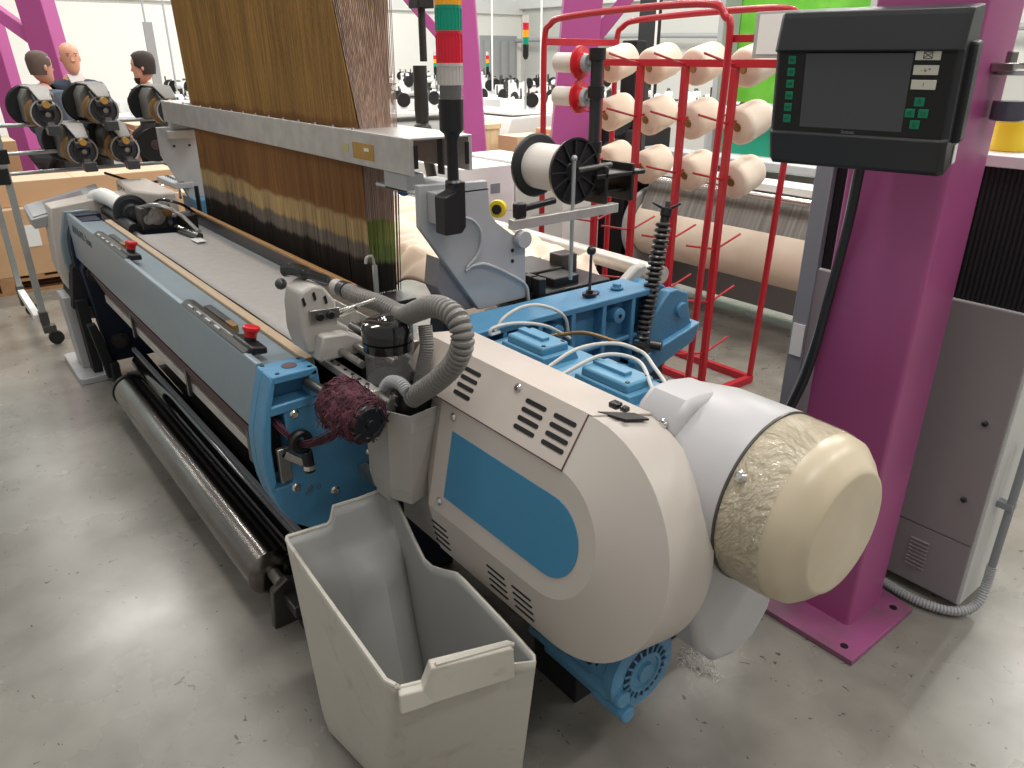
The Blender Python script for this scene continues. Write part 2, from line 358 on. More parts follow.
# raised flange frame on the end face with two pockets left open
def strip(mb, pts, w, x0, x1):
    for (y0, z0), (y1, z1) in zip(pts, pts[1:]):
        d = Vector((0, y1-y0, z1-z0)); l = d.length; d.normalize(); n = Vector((0, -d.z, d.y))
        mb.obox(((x0+x1)/2, (y0+y1)/2, (z0+z1)/2), Vector(((x1-x0)/2, 0, 0)), d*(l/2+w*.3), n*(w/2))
cast.prism([(.602,.90),(.728,.90),(.728,.878),(.602,.878)], 'x', R1-.061, R1)
cast.prism([(.602,.90),(.588,.855),(.572,.80),(.560,.755),(.555,.715),(.554,.64),(.560,.59),(.565,.567),(.580,.60),(.578,.70),(.590,.80),(.606,.86),(.612,.885)], 'x', R1-.061, R1)
cast.prism([(.704,.885),(.728,.90),(.735,.812),(.702,.812)], 'x', R1-.061, R1)
cast.prism([(.585,.818),(.735,.824),(.735,.795),(.585,.792)], 'x', R1-.061, R1)
cast.prism([(.565,.58),(.625,.58),(.625,.80),(.735,.81),(.775,.795),(.84,.76),(.95,.70),(.95,.40),(.72,.40),(.665,.415),(.62,.45),(.59,.49),(.57,.545)], 'x', R1-.061, R1-.004)
ce = L(cast, 'end_casting', 'casting_blue', .004)
L(MB().box(R1-.0605, R1-.058, .578, .626, .60, .79), 'casting_pocket', 'black_matt', 0, ce)
L(MB().lathe([(0,.020),(.003,.020)], (-1.81,.672,.899), (0,0,1), 24), 'top_bore', 'plum_strip', 0, ce)
for x, y in ((-1.852,.615), (-1.775,.625), (-1.845,.712), (-1.773,.712)): L(MB().lathe([(0,.006),(.002,.006)], (x,y,.8995), (0,0,1), 12), 'bolt_hole', 'black', 0, ce)
for y, z in ((.652,.782), (.632,.565), (.742,.515), (.86,.60)): L(MB().lathe([(0,.013),(.002,.013),(.006,.008),(.008,.008)], (R1-.005,y,z), (1,0,0), 14), 'bolt', 'chrome', 0, ce)
L(MB().tube([(R1-.0035,.66,.545),(R1-.0035,.675,.56),(R1-.0035,.672,.54),(R1-.0035,.655,.54),(R1-.0035,.69,.555),(R1-.0035,.70,.545),(R1-.0035,.695,.535),(R1-.0035,.69,.548)], .0012, 5), 'pen_mark', 'dark_ink', 0, ce)
# yarn bracket on the casting
yb = L(MB().box(R1-.004, R1+.012, .588, .622, .60, .70), 'bracket_plate', 'steel', .003, ce)
L(MB().cyl((R1+.012,.605,.68), (R1+.013,.605,.68), .006), 'slot_bolt', 'black', 0, ce)
L(MB().lathe([(0,.030),(.006,.034),(.020,.034),(.026,.029),(.026,.018),(.0,.018)], (R1+.028,.640,.722), (1,.1,0), 24, False, False), 'guide_eye', 'black', 0, ce)
L(MB().cyl((R1+.05,.652,.695), (R1+.05,.655,.632), .015), 'guide_pin', 'black', .003, ce)
L(MB().cyl((R1+.05,.654,.655), (R1+.05,.654,.642), .018), 'pin_collar', 'chrome', 0, ce)
L(MB().obox((R1+.035,.626,.672), (.012,.022,-.016), (.003,-.002,0), (.003,.004,.010)), 'guide_arm', 'steel', .002, ce)
# ---- left end casting, cover and foot
oc2 = [(y, z) for y, z in oc]
L(MB().prism(oc2, 'x', -4.60, -4.575), 'end_casting', 'panel_blue', .004)
L(MB().prism([(y+.03, z-.012 if z > .8 else z+.01) for y, z in oc2], 'x', -4.575, -4.49), 'end_web', 'navy', .002)
L(MB().box(-4.49,-4.36,.642,.733,.872,.880), 'end_pocket', 'navy', .002)
L(MB().prism([(.55,.92),(.80,.95),(1.1,.95),(1.1,.30),(.62,.30),(.56,.42),(.52,.6),(.53,.8)], 'x', -4.80, -4.60), 'side_cover', 'beige', .006)
L(MB().prism(rounded(-4.90, -4.40, .47, .66, .03), 'z', 0, .035), 'foot_plate', 'steel_grey', .004)
L(MB().prism([(.52,.035),(.60,.035),(.60,.45),(.50,.45)], 'x', -4.76, -4.57), 'leg', 'steel_grey', .004)
L(MB().prism([(.555,.035),(.60,.035),(.60,.45),(.545,.45)], 'x', -4.57, -4.46), 'leg_web', 'black_matt', 0)
L(MB().prism([(.53,.40),(.64,.40),(.64,.66),(.57,.62)], 'x', -4.78, -4.50), 'leg_head', 'black_matt', .004)
L(MB().prism([(.60,.03),(.66,.03),(.60,.34),(.56,.34)], 'x', -4.40, -4.34), 'leg_brace', 'black_matt', .004)
L(MB().cyl((-4.60,.62,.045), (-4.60,.62,.05), .03), 'levelling_bolt', 'white', .004)
# side frames, dark backing and inner structure
L(MB().prism([(.64,.10),(2.0,.10),(2.0,.60),(1.6,.84),(.70,.84),(.60,.62)], 'x', -4.49, -4.40), 'side_frame', 'navy', .004)
L(MB().prism([(.74,.08),(1.9,.08),(1.9,.60),(1.6,.84),(.76,.70),(.74,.50)], 'x', -1.862, -1.78), 'side_frame', 'navy', .004)
L(MB().box(-4.40, -1.86, 1.15, 1.19, .0, .84), 'dark_backing', 'black_matt')  # black sheet added to give the loom a dark, shaded interior
L(MB().box(-4.40, -1.86, .70, 1.15, .0, .02), 'floor_tray', 'black_matt')
L(MB().box(-4.40, -1.86, .70, 1.15, .60, .64), 'inner_shelf', 'black_matt')
hb = L(MB().lathe([(0,.045),(.02,.045),(.02,.03),(.035,.03)], (-4.40,.705,.215), (1,0,0)), 'hub', 'dark_steel')
L(MB().lathe([(0,.045),(.03,.045),(.03,.03),(.05,.03)], (-4.40,.66,.60), (1,0,0)), 'hub', 'dark_steel')
# rollers
cr = L(MB().lathe([(0,.06),(.01,.078),(1.78,.078),(1.79,.060)], (-3.78,.605,.150), (1,0,0), 48), 'cloth_roller', 'roller_steel')
L(MB().lathe([(0,.02),(.06,.02)], (-1.99,.605,.150), (1,0,0)), 'roller_shaft', 'steel', 0, cr)
L(MB().lathe([(0,.065),(.02,.08),(.03,.083),(.05,.083)], (-3.83,.605,.150), (1,0,0), 32), 'roller_collar', 'black', 0, cr)
L(MB().cyl((-4.36,.88,.34), (-1.9,.88,.34), .11, seg=40), 'fabric_roller', 'charcoal')
L(MB().box(-4.3, -1.9, .735, .755, .17, .19), 'tie_bar', 'mach_cool', .002)
L(MB().cyl((-4.3,.77,.10), (-1.9,.77,.10), .05, seg=30), 'press_roller', 'black_gloss')
rb = L(MB().prism([(.56,.0),(.66,.0),(.67,.14),(.62,.17),(.57,.14)], 'x', -1.945, -1.915), 'roller_bracket', 'dark_steel', .004)
L(MB().box(-1.915, -1.83, .60, .68, .08, .12), 'bracket_lug', 'dark_steel', .004, rb)
L(MB().box(-1.90, -1.74, .63, .69, .0, .03), 'bracket_foot', 'dark_steel', .004, rb)
L(MB().lathe([(0,.10),(.05,.11),(.06,.10)], (-1.90,.76,.25), (1,0,0), 36), 'drive_wheel', 'black')
L(MB().box(-4.36, -4.30, .62, .66, .0, .12), 'roller_bracket', 'black_matt', .004)
L(MB().prism([(.57,.0),(.65,.0),(.64,.13),(.58,.13)], 'x', -3.90, -3.86), 'roller_bracket', 'dark_steel', .004)
# ---- belt cover (leans back about ten degrees)
TL = math.radians(10); CU = Vector((0, math.sin(TL), math.cos(TL))); CN = Vector((0, -math.cos(TL), math.sin(TL))); CO = Vector((0, .9, .878))
def cv(u, w, n): return Vector((u, 0, 0)) + CO + CU*w + CN*n
K = 34
def arc(cu, cw, r): return [(cu + r*math.cos(PI/2-PI*i/K), cw + r*math.sin(PI/2-PI*i/K)) for i in range(K+1)]
pad = [(-1.425,0)] + arc(-1.0,-.145,.145) + [(-1.432,-.29)]
outer = [(-1.600,.115)] + arc(-.98,-.155,.27) + [(-1.425,-.425)]
bc = MB(); bc.loft([[cv(u,w,0) for u,w in pad], [cv(u,w,-.05) for u,w in outer], [cv(u,w+.004*(1 if w>0 else 0),-.185) for u,w in outer]], True, False)
cov = L(bc, 'belt_cover', 'beige', 0, angle=14)
L(MB().loft([[cv(u,w,.003) for u,w in ((-1.620,.035),(-1.478,-.002))]+[cv(-.978,-.002,.003),cv(-.975,.117,-.048),cv(-.975,.121,-.187),cv(-1.602,.121,-.187),cv(-1.602,.117,-.048)],
             [cv(u,w,.000) for u,w in ((-1.620,.035),(-1.478,-.004))]+[cv(-.978,-.004,.0),cv(-.975,.113,-.052),cv(-.975,.115,-.187),cv(-1.602,.115,-.187),cv(-1.602,.113,-.052)]]) if False else
  MB().loft([[cv(-1.602,.1165,-.049),cv(-.985,.1165,-.049),cv(-.985,-.001,.0015),cv(-1.476,-.001,.0015),cv(-1.618,.034,-.0135)],
             [cv(-1.602,.112,-.052),cv(-.985,.112,-.052),cv(-.985,-.005,-.002),cv(-1.476,-.005,-.002),cv(-1.618,.030,-.017)]]), 'slotted_panel', 'beige_panel', .001, cov, smooth=False, label='slotted beige access panel')
L(MB().loft([[cv(-1.602,.1175,-.049),cv(-.975,.1175,-.049),cv(-.935,.1215,-.187),cv(-1.602,.1215,-.187)],
             [cv(-1.602,.113,-.05),cv(-.975,.113,-.05),cv(-.935,.116,-.187),cv(-1.602,.116,-.187)]]), 'top_panel', 'beige_panel', .001, cov, smooth=False)
L(MB().box(-.9855, -.9835, .896, .945, .88, 1.0) if False else MB().loft([[cv(-.986,.116,-.0485),cv(-.983,.116,-.0485),cv(-.983,0,.0022),cv(-.986,0,.0022)],[cv(-.986,.11,-.052),cv(-.983,.11,-.052),cv(-.983,-.006,-.002),cv(-.986,-.006,-.002)]]), 'panel_seam', 'plum_strip', 0, cov, smooth=False)
L(MB().loft([[cv(-1.47,.001,.0018),cv(-.985,.001,.0018),cv(-.985,-.0015,.0022),cv(-1.47,-.0015,.0022)],[cv(-1.47,.001,-.002),cv(-.985,.001,-.002),cv(-.985,-.0015,-.002),cv(-1.47,-.0015,-.002)]]), 'panel_seam', 'plum_strip', 0, cov, smooth=False)
inset = [(-1.366,-.062)] + arc(-.99,-.151,.089) + [(-1.370,-.240)]
L(MB().loft([[cv(u,w,.0018) for u,w in inset], [cv(u,w,-.002) for u,w in inset]]), 'blue_inset', 'inset_blue', 0, cov, smooth=False, label='flat blue inset with rounded end')
def slots(u0, u1, lo):
    for k in range(4):
        s = (.26+.163*k) if not lo else (.365+.148*k)
        hw = .0052 if not lo else .0022
        w0, w1 = (0, .115) if not lo else (-.29, -.425)
        w = w0+(w1-w0)*s; n = -.05*s; dv = (CU*(w1-w0)+CN*(-.05)).normalized(); nn = dv.cross(Vector((1,0,0))); 
        if nn.dot(CN) < 0: nn = -nn
        c = cv(0, w, n); pts = []
        for i in range(7): a = PI/2+PI*i/6; pts.append(c + Vector((u0+hw,0,0)) + Vector((1,0,0))*hw*math.cos(a) + dv*hw*math.sin(a))
        for i in range(7): a = -PI/2+PI*i/6; pts.append(c + Vector((u1-hw,0,0)) + Vector((1,0,0))*hw*math.cos(a) + dv*hw*math.sin(a))
        L(MB().loft([[p+nn*.0026 for p in pts], [p-nn*.004 for p in pts]]), 'vent_slot', 'black', 0, cov, smooth=False)
for u0, u1 in ((-1.398,-1.332), (-1.163,-1.094), (-1.069,-1.0)): slots(u0, u1, False)
for u0, u1 in ((-1.434,-1.365), (-1.193,-1.123), (-1.097,-1.028)): slots(u0, u1, True)
for u, w, n in ((-1.561,.103,-.043), (-1.201,.101,-.042), (-1.369,-.026,.001), (-1.385,-.259,.001)):
    L(MB().lathe([(0,.011),(.003,.011),(.007,.006)], cv(u,w,n), CN, 16), 'screw', 'chrome', 0, cov)
L(MB().loft([[cv(-.985,.120,-.075),cv(-.952,.1205,-.15),cv(-.915,.1205,-.155),cv(-.93,.120,-.10)],[cv(-.985,.116,-.075),cv(-.952,.116,-.15),cv(-.915,.116,-.155),cv(-.93,.114,-.10)]]), 'top_opening', 'black', 0, cov, smooth=False)
L(MB().box(-.962,-.94,1.0,1.02,1.0,1.012).box(-.935,-.92,1.005,1.02,1.0,1.01), 'plug_socket', 'black_gloss', .002, cov)
# dark machinery under the cover
L(MB().box(-1.76, -1.0, 1.09, 1.45, .30, .80), 'gear_housing', 'navy', .01)
L(MB().prism([(.90,.42),(1.09,.40),(1.09,.62),(.90,.62)], 'x', -1.66, -1.42), 'cover_backing', 'hopper', .004)
L(MB().tube([(-1.55,.98,.40),(-1.2,1.0,.34),(-.98,1.06,.30)], .035, 12, 6, .006, 22), 'drive_hose', 'black')
# ---- blue gearbox behind the cover
gb = L(MB().prism([(1.09,.50),(1.40,.50),(1.40,.86),(1.34,.908),(1.12,.908),(1.09,.89)], 'x', -1.62, -.99), 'gearbox', 'gear_blue', .01)
for x0, x1 in ((-1.53,-1.38), (-1.235,-1.08)):
    bl = L(MB().prism([(1.17,.905),(1.30,.905),(1.285,.935),(1.175,.935)], 'x', x0-.015, x1+.015), 'lid_base', 'gear_blue', .004, gb)
    L(MB().prism([(1.18,.932),(1.275,.932),(1.272,.957),(1.183,.957)], 'x', x0, x1), 'lid', 'gear_blue', .006, gb)
    L(MB().box(x0+.005, x1-.04, 1.215, 1.24, .956, .966), 'lid_rib', 'gear_blue', .002, gb)
    for yy in (1.195, 1.262): L(MB().lathe([(0,.006),(.002,.006)], (x1-.012,yy,.957), (0,0,1), 10), 'bolt_hole', 'black', 0, gb)
L(MB().prism([(1.09,.60),(1.34,.60),(1.34,.86),(1.09,.90)], 'x', -1.0, -.90), 'gearbox_end', 'gear_blue', .008, gb)
# ---- motor
ax = (1.245, .812)
mo = L(MB().lathe([(0,.17),(.10,.187),(.25,.188),(.26,.186)], (-.98,ax[0],ax[1]), (1,0,0), 56), 'motor_housing', 'ring_grey')
ear = []
for i in range(9): a = math.radians(60+i*15); ear.append((ax[0]+.189*math.cos(a), ax[1]+.189*math.sin(a)))
ear2 = [(1.10,.93),(1.115,1.012),(1.15,1.035),(1.20,1.03),(1.245,1.0)] + [(1.245,.90),(1.15,.85)]
L(MB().prism([(1.085,.80),(1.095,.92),(1.112,.975),(1.145,1.002),(1.20,1.004),(1.28,.99),(1.30,.80)], 'x', -.985, -.865), 'motor_bracket', 'ring_grey', .018, mo, segs=5)
L(MB().lathe([(0,.011),(.003,.011),(.007,.006)], (-.90,1.103,.955), (0,-.95,.3), 14), 'screw', 'chrome', 0, mo)
cap = L(MB().lathe([(0,.1835),(.004,.184),(.090,.181),(.122,.175),(.142,.157),(.158,.137),(.166,.130),(.168,.122)], (-.722,ax[0],ax[1]), (1,0,0), 72), 'motor_cap', 'cap_cream', angle=60)
L(MB().lathe([(.0,.1850),(.05,.1845),(.095,.1825)], (-.718,ax[0],ax[1]), (1,0,0), 72, False, False), 'cling_wrap', 'wrap', 0, cap, label='crinkled clear plastic wrap')
L(MB().lathe([(0,.1878),(.005,.1878)], (-.724,ax[0],ax[1]), (1,0,0), 72), 'cap_seam', 'dark_steel', 0, cap)
L(MB().lathe([(0,.012),(.003,.012),(.008,.007)], (-.70,1.095,.925), (0,-.8,.6), 14), 'screw', 'chrome', 0, cap)
L(MB().prism([(1.07,.74),(1.085,.56),(1.13,.43),(1.19,.365),(1.26,.345),(1.34,.36),(1.39,.42),(1.42,.52),(1.43,.66),(1.40,.76)], 'x', -.96, -.76), 'motor_fairing', 'ring_grey', .02, segs=4)
# ---- low blue motor
bm_ = L(MB().lathe([(0,.088),(.26,.092),(.27,.104),(.30,.107),(.305,.10)], (-1.205,1.112,.283), (1,0,0), 44), 'pump_motor', 'motor_blue')
L(MB().lathe([(0,.072),(.004,.072),(.004,.052)], (-.902,1.112,.283), (1,0,0), 40, False, False), 'grille_recess', 'navy', 0, bm_)
for k in range(20):
    a = 2*PI*k/20; c = Vector((-.899,1.112+.064*math.cos(a),.283+.064*math.sin(a))); e = Vector((0,math.cos(a),math.sin(a))); t = Vector((0,-math.sin(a),math.cos(a)))
    L(MB().obox(c, (.005,0,0), e*.011, t*.0025), 'fin', 'motor_blue', 0, bm_)
L(MB().lathe([(0,.054),(.008,.054),(.008,.046),(.003,.044),(.003,.026),(.012,.024)], (-.902,1.112,.283), (1,0,0), 36), 'fan_hub', 'motor_blue', 0, bm_)
for y, z in ((1.035,.245), (1.055,.185)): L(MB().lathe([(0,.022),(.10,.022),(.104,.018)], (-.99,y,z), (1,0,0), 20), 'boss', 'motor_blue', 0, bm_)
L(MB().cyl((-1.22,1.03,.24), (-.93,1.03,.24), .018), 'conduit_rib', 'motor_blue', 0, bm_)
L(MB().box(-1.2,-.95,1.05,1.17,.16,.20), 'motor_foot', 'motor_blue', .006, bm_)
L(MB().box(-1.3,-1.12,1.10,1.30,.0,.19), 'motor_pedestal', 'black_matt', .004)
L(MB().lathe([(0,.05),(.08,.055)], (-1.29,1.112,.283), (1,0,0), 20), 'motor_coupling', 'black')
L(MB().box(-1.78,-1.12,1.30,2.0,.0,.12), 'base_frame', 'black_matt', .006)
# ---- grey hopper box with hoses
rim = [(-1.60,.775),(-1.500,.785),(-1.440,.815),(-1.455,.915),(-1.60,.935)]
bot = [(-1.62,.785),(-1.518,.790),(-1.458,.818),(-1.480,.895),(-1.62,.90)]
hop = MB(); hop.loft([[(x,y,.585) for x,y in [(a*.9-.155,b*.9+.085) for a,b in bot]], [(x,y,.625) for x,y in bot], [(x,y,.85) for x,y in rim], [(x*.98-.031,y*.96+.035,.85) for x,y in rim], [(x*.98-.031,y*.96+.035,.80) for x,y in rim]], True, True)
hp = L(hop, 'waste_hopper', 'hopper', .003, smooth=False)
L(MB().box(-1.756,-1.62,.815,.842,.545,.575), 'tab', 'steel', .002, hp)
L(MB().box(-1.62,-1.55,.80,.84,.56,.64), 'tab_plate', 'hopper', .003, hp)
L(MB().lathe([(0,.012),(.004,.012),(.007,.007)], (-1.756,.828,.56), (1,0,0), 14), 'screw', 'bronze', 0, hp)
can = L(MB().lathe([(0,.058),(.012,.063),(.04,.064),(.04,.060),(.055,.060)], (-1.612,.862,.80), (0,0,1), 36, True, True), 'canister_base', 'white')
L(MB().lathe([(.0,.0615),(.125,.0615)], (-1.612,.862,.84), (0,0,1), 36, False, False), 'canister_glass', 'clear', 0, can, label='clear plastic canister wall')
L(MB().lathe([(.0,.0600),(.014,.0600),(.024,.052)], (-1.612,.862,.87), (0,0,1), 36), 'filter_ring', 'charcoal', 0, can)
L(MB().lathe([(0,.064),(.022,.065),(.023,.061),(.028,.065),(.058,.065),(.072,.059),(.078,.048),(.078,.022),(.072,.018)], (-1.612,.862,.965), (0,0,1), 40), 'canister_lid', 'black_gloss', 0, can)
L(MB().tube([(-1.66,.93,1.03),(-1.60,.91,1.045),(-1.50,.885,1.088),(-1.41,.87,1.125),(-1.34,.862,1.138),(-1.285,.86,1.125),(-1.268,.858,1.08),(-1.30,.855,1.022),(-1.36,.85,.965),(-1.425,.845,.915),(-1.465,.84,.885)], .0235, 18, 8, .0032, 54), 'suction_hose', 'hose_grey', angle=20)
L(MB().tube([(-1.93,.91,1.035),(-1.84,.905,1.038),(-1.75,.92,1.038),(-1.66,.93,1.03)], .022, 16, 6, .0022, 26), 'suction_hose', 'hose_grey', angle=20)
L(MB().cyl((-1.955,.91,1.033),(-1.915,.908,1.036), .025), 'hose_cuff', 'black')
L(MB().cyl((-2.0,.912,1.03),(-1.955,.91,1.033), .023), 'hose_nozzle', 'hopper')
L(MB().tube([(-1.46,.825,.905),(-1.50,.825,.915),(-1.55,.825,.90),(-1.575,.82,.865),(-1.575,.815,.81)], .014, 12, 6, .0028, 24), 'small_hose', 'cable_grey', angle=20)
L(MB().tube([(-1.54,.93,1.03),(-1.52,.92,.98),(-1.525,.91,.93),(-1.53,.90,.88)], .017, 12, 6, .0018, 28), 'small_hose', 'hose_grey', angle=80)
L(MB().lathe([(0,.027),(.02,.028),(.07,.03),(.10,.028)], (-1.50,.84,.80), (.1,0,1), 20), 'hose_collar', 'black')
for z in (.83, .86, .885): L(MB().lathe([(0,.0305),(.004,.0305)], (-1.497,.84,z), (.1,0,1), 20), 'hose_clamp', 'chrome')
# ---- cutter / temple head at the near end
TH = Matrix.Translation((.0,.022,.022))
ct = L(MB().prism([(.685,.93),(.80,.93),(.80,.985),(.775,1.01),(.775,1.075),(.735,1.105),(.70,1.10),(.668,1.07),(.668,.99),(.685,.965)], 'x', -1.795, -1.715) if False else
  MB().prism([(.70,.90),(.82,.90),(.825,.95),(.795,.965),(.795,1.03),(.765,1.075),(.735,1.085),(.70,1.07),(.690,1.03),(.688,.955)], 'x', -1.90, -1.80).xform(TH), 'temple_head', 'hopper', .008, segs=3)
L(MB().prism([(.715,.885),(.86,.885),(.86,.915),(.80,.95),(.73,.955)], 'x', -1.83, -1.76).xform(TH), 'head_block', 'hopper', .006, ct)
L(MB().prism([(.715,.985),(.80,.985),(.80,1.015),(.715,1.02)], 'x', -1.80, -1.792).xform(TH), 'head_plate', 'steel', .002, ct)
for y in (.74, .77): L(MB().cyl((-1.792,y,1.0),(-1.782,y,1.0), .011).xform(TH), 'plate_bolt', 'black', .002, ct)
for y, z in ((.705,1.045), (.735,1.055), (.765,1.04)): L(MB().obox((-1.80,y,z), (.004,0,0), (0,.003,.002), (0,-.002,.010)).xform(TH), 'head_clip', 'black', 0, ct)
L(MB().tube([(-1.93,.715,1.10),(-1.90,.73,1.105),(-1.85,.75,1.10),(-1.80,.78,1.09)], [.018,.018,.012,.010], 10).xform(TH), 'head_lever', 'black_gloss', 0, ct)
L(MB().sphere((-1.93,.70,1.065), .016).xform(TH), 'head_knob', 'dark_steel', 0, ct)
L(MB().cyl((-1.80,.80,1.0),(-1.72,.87,1.04), .005).cyl((-1.80,.80,.99),(-1.76,.83,1.015), .008).xform(TH), 'cutter_arm', 'chrome', 0, ct)
for y, z, r, mm in ((.80,.925,.010,'steel'), (.845,.93,.012,'steel'), (.90,.905,.014,'chrome'), (.95,.90,.012,'dark_steel'), (.99,.90,.013,'steel')):
    L(MB().cyl((-2.0,y,z),(-1.64,y,z), r), 'cross_shaft', mm)
L(MB().box(-2.3,-1.66,.965,1.045,.86,.945), 'guide_rail', 'steel', .004)
L(MB().box(-1.86,-1.55,.775,.80,.865,.888), 'toothed_rail', 'alu', .003)
for i in range(7): L(MB().cyl((-1.84+i*.04,.788,.888),(-1.84+i*.04,.788,.890), .005), 'rail_hole', 'black')
L(MB().box(-1.86,-1.50,.90,1.09,.66,.88), 'rail_bed', 'black_matt')
L(MB().prism([(1.10,.90),(1.16,.90),(1.14,.99),(1.11,.99)], 'x', -1.80, -1.72), 'reed_clamp', 'black', .004)
# ---- drive head at the far end
ft = L(MB().prism([(-4.40,.83),(-4.25,.82),(-4.10,.85),(-4.02,.90),(-4.05,1.00),(-4.30,.98),(-4.42,.92)], 'z', .90, .965) if False else
  MB().tube([(-4.70,.76,.90),(-4.66,.775,.945),(-4.58,.80,.962),(-4.48,.82,.955),(-4.38,.835,.94),(-4.28,.845,.935)], [.028,.036,.042,.040,.034,.034], 16, 6), 'motor_shell', 'white')
L(MB().lathe([(0,.08),(.05,.085),(.055,.07),(.07,.07),(.07,.05),(.10,.04)], (-4.24,.855,.93), (.9,-.1,-.05), 30), 'drum', 'charcoal', 0, ft)
L(MB().lathe([(0,.035),(.02,.035),(.02,.02),(.05,.02)], (-4.165,.848,.925), (.9,-.1,-.05), 20), 'drum_hub', 'chrome', 0, ft)
L(MB().prism([(-4.02,.83),(-3.93,.83),(-3.93,.95),(-4.0,.99),(-4.05,.95)], 'z', .875, .985), 'gripper_plate', 'dark_steel', .006, ft)
L(MB().box(-3.90,-3.78,.985,1.05,.885,.955), 'gripper_head', 'black', .006, ft)
L(MB().tube([(-3.95,.85,.985),(-3.88,.90,1.0),(-3.80,.97,.965),(-3.62,1.0,.905)], .010, 8), 'gripper_link', 'steel', 0, ft)
for dy in (.86,.90,.95): L(MB().lathe([(0,.022),(.02,.022),(.02,.012),(.035,.012)], (-3.925,dy,.93+(dy-.86)*.3), (1,0,0), 14), 'gear_wheel', 'bronze' if dy > .9 else 'steel', 0, ft)
L(MB().cyl((-4.55,.80,.89),(-3.95,.80,.885), .028), 'dark_shaft', 'black', 0, ft)
L(MB().tube([(-3.98,.90,.99),(-3.90,.93,1.02),(-3.84,1.0,1.0),(-3.86,1.06,.95)], .007, 8).cyl((-3.80,.955,.90),(-3.56,.985,.895), .016), 'gripper_hose', 'black_gloss', 0, ft)
L(MB().cyl((-3.925,.90,.94),(-3.915,.90,.94), .04, seg=20), 'gear_plate', 'steel', 0, ft)
L(MB().prism([(-4.95,.95),(-4.50,.93),(-4.28,1.02),(-4.30,1.11),(-4.90,1.11)], 'z', .88, .99), 'vented_cover', 'beige', .012)
for i in range(2):
    for j in range(3): L(MB().obox((-4.86+.075*j,.946-.003*j,.965-.028*i), (.018,0,0), (0,.002,0), (0,0,.005)), 'vent_slot', 'black')
L(MB().box(-4.75,-4.40,1.13,1.23,.985,1.015), 'terminal_strip', 'cable_grey', .004)
for i in range(7): L(MB().cyl((-4.72+i*.048,1.18,1.015),(-4.72+i*.048,1.18,1.018), .012), 'strip_socket', 'black')
L(MB().tube([(-4.80,1.10,.93),(-4.85,1.22,.96),(-4.60,1.20,.96),(-4.40,1.15,.94)], .008, 8), 'bent_rail', 'chrome')
L(MB().box(-4.55,-4.30,1.20,1.45,.84,.93), 'rear_block', 'casting_blue', .006)
L(MB().cyl((-4.22,1.19,.86),(-4.22,1.19,1.02), .012), 'reed_post', 'black')
# ---- upper frame
be = L(MB().box(-4.52,-1.965,1.165,1.178,1.325,1.430), 'front_rail', 'alu', .002)
L(MB().box(-4.52,-1.965,1.372,1.385,1.325,1.430), 'rear_rail', 'alu', .002)
L(MB().box(-2.42,-1.965,1.17,1.385,1.424,1.431), 'rail_top_plate', 'alu', .002); L(MB().box(-4.52,-4.20,1.17,1.385,1.424,1.431), 'rail_top_plate', 'alu', .002)
L(MB().box(-2.0,-1.97,1.28,1.286,1.32,1.425), 'rail_divider', 'dark_steel')
L(MB().box(-1.969,-1.963,1.178,1.190,1.345,1.41), 'rail_end_slot', 'black'); L(MB().box(-1.969,-1.963,1.36,1.372,1.345,1.41), 'rail_end_slot', 'black')
L(MB().box(-2.14,-2.0,1.17,1.23,1.27,1.325).box(-2.2,-1.9,1.17,1.40,1.27,1.28), 'rail_foot', 'steel_grey', .003)
L(MB().box(-4.48,-4.42,1.17,1.38,1.29,1.325), 'rail_foot', 'steel_grey', .003)
L(MB().box(-2.325,-2.185,1.1635,1.166,1.345,1.395), 'orange_label', 'label_orange', 0, be, label='orange rating plate')
L(MB().box(-2.40,-2.355,1.1635,1.166,1.36,1.385), 'yellow_label', 'label_yellow', 0, be)
L(MB().box(-2.245,-2.215,1.1625,1.164,1.372,1.382), 'white_sticker', 'white', 0, be)
for i in range(14): L(MB().cyl((-4.15+i*.14,1.172,1.43),(-4.15+i*.14,1.172,1.437), .005, seg=8), 'rail_bolt', 'chrome', 0, be)
pp = [(1.15,1.308),(1.395,1.300),(1.405,1.198),(1.428,1.168),(1.49,1.122),(1.545,1.103),(1.549,.90),(1.353,.895),(1.148,1.186)]
ep = L(MB().prism(pp, 'x', -1.925, -1.90), 'end_plate', 'steel_grey', .003)
L(MB().prism([(1.225,1.08),(1.362,.897),(1.26,.897),(1.212,.99)], 'x', -2.0, -1.922), 'plate_return', 'mach_grey', .002)
for y, z in ((1.30,1.27), (1.30,1.225), (1.49,1.07), (1.49,1.035)): L(MB().cyl((-1.90,y,z),(-1.897,y,z), .006, seg=10), 'bolt_hole', 'black', 0, ep)
L(MB().cyl((-1.90,1.52,1.105),(-1.87,1.52,1.105), .028), 'plate_boss', 'steel_grey', .002, ep)
L(MB().tube([(-1.893,1.25,1.20),(-1.893,1.30,1.20),(-1.893,1.34,1.18),(-1.893,1.363,1.137),(-1.893,1.35,1.083),(-1.893,1.305,1.044)], .005, 8), 'sleeved_cable', 'cable_grey', 0, ep)
L(MB().tube([(-1.893,1.30,1.035),(-1.893,1.33,1.047),(-1.893,1.384,1.041),(-1.893,1.478,.991),(-1.893,1.541,.946),(-1.893,1.554,.892)], .0055, 8), 'sleeved_cable', 'cable_grey', 0, ep)
pl2 = [(y-.03, z) for y, z in pp]
ep2 = L(MB().prism([(1.10,1.303),(1.36,1.303),(1.36,.90),(1.32,.85),(1.24,.85),(1.10,1.16)], 'x', -4.46, -4.43), 'end_plate', 'steel_grey', .003)
L(MB().box(-4.43,-4.38,1.14,1.30,1.245,1.285), 'plate_window', 'hopper', .003, ep2)
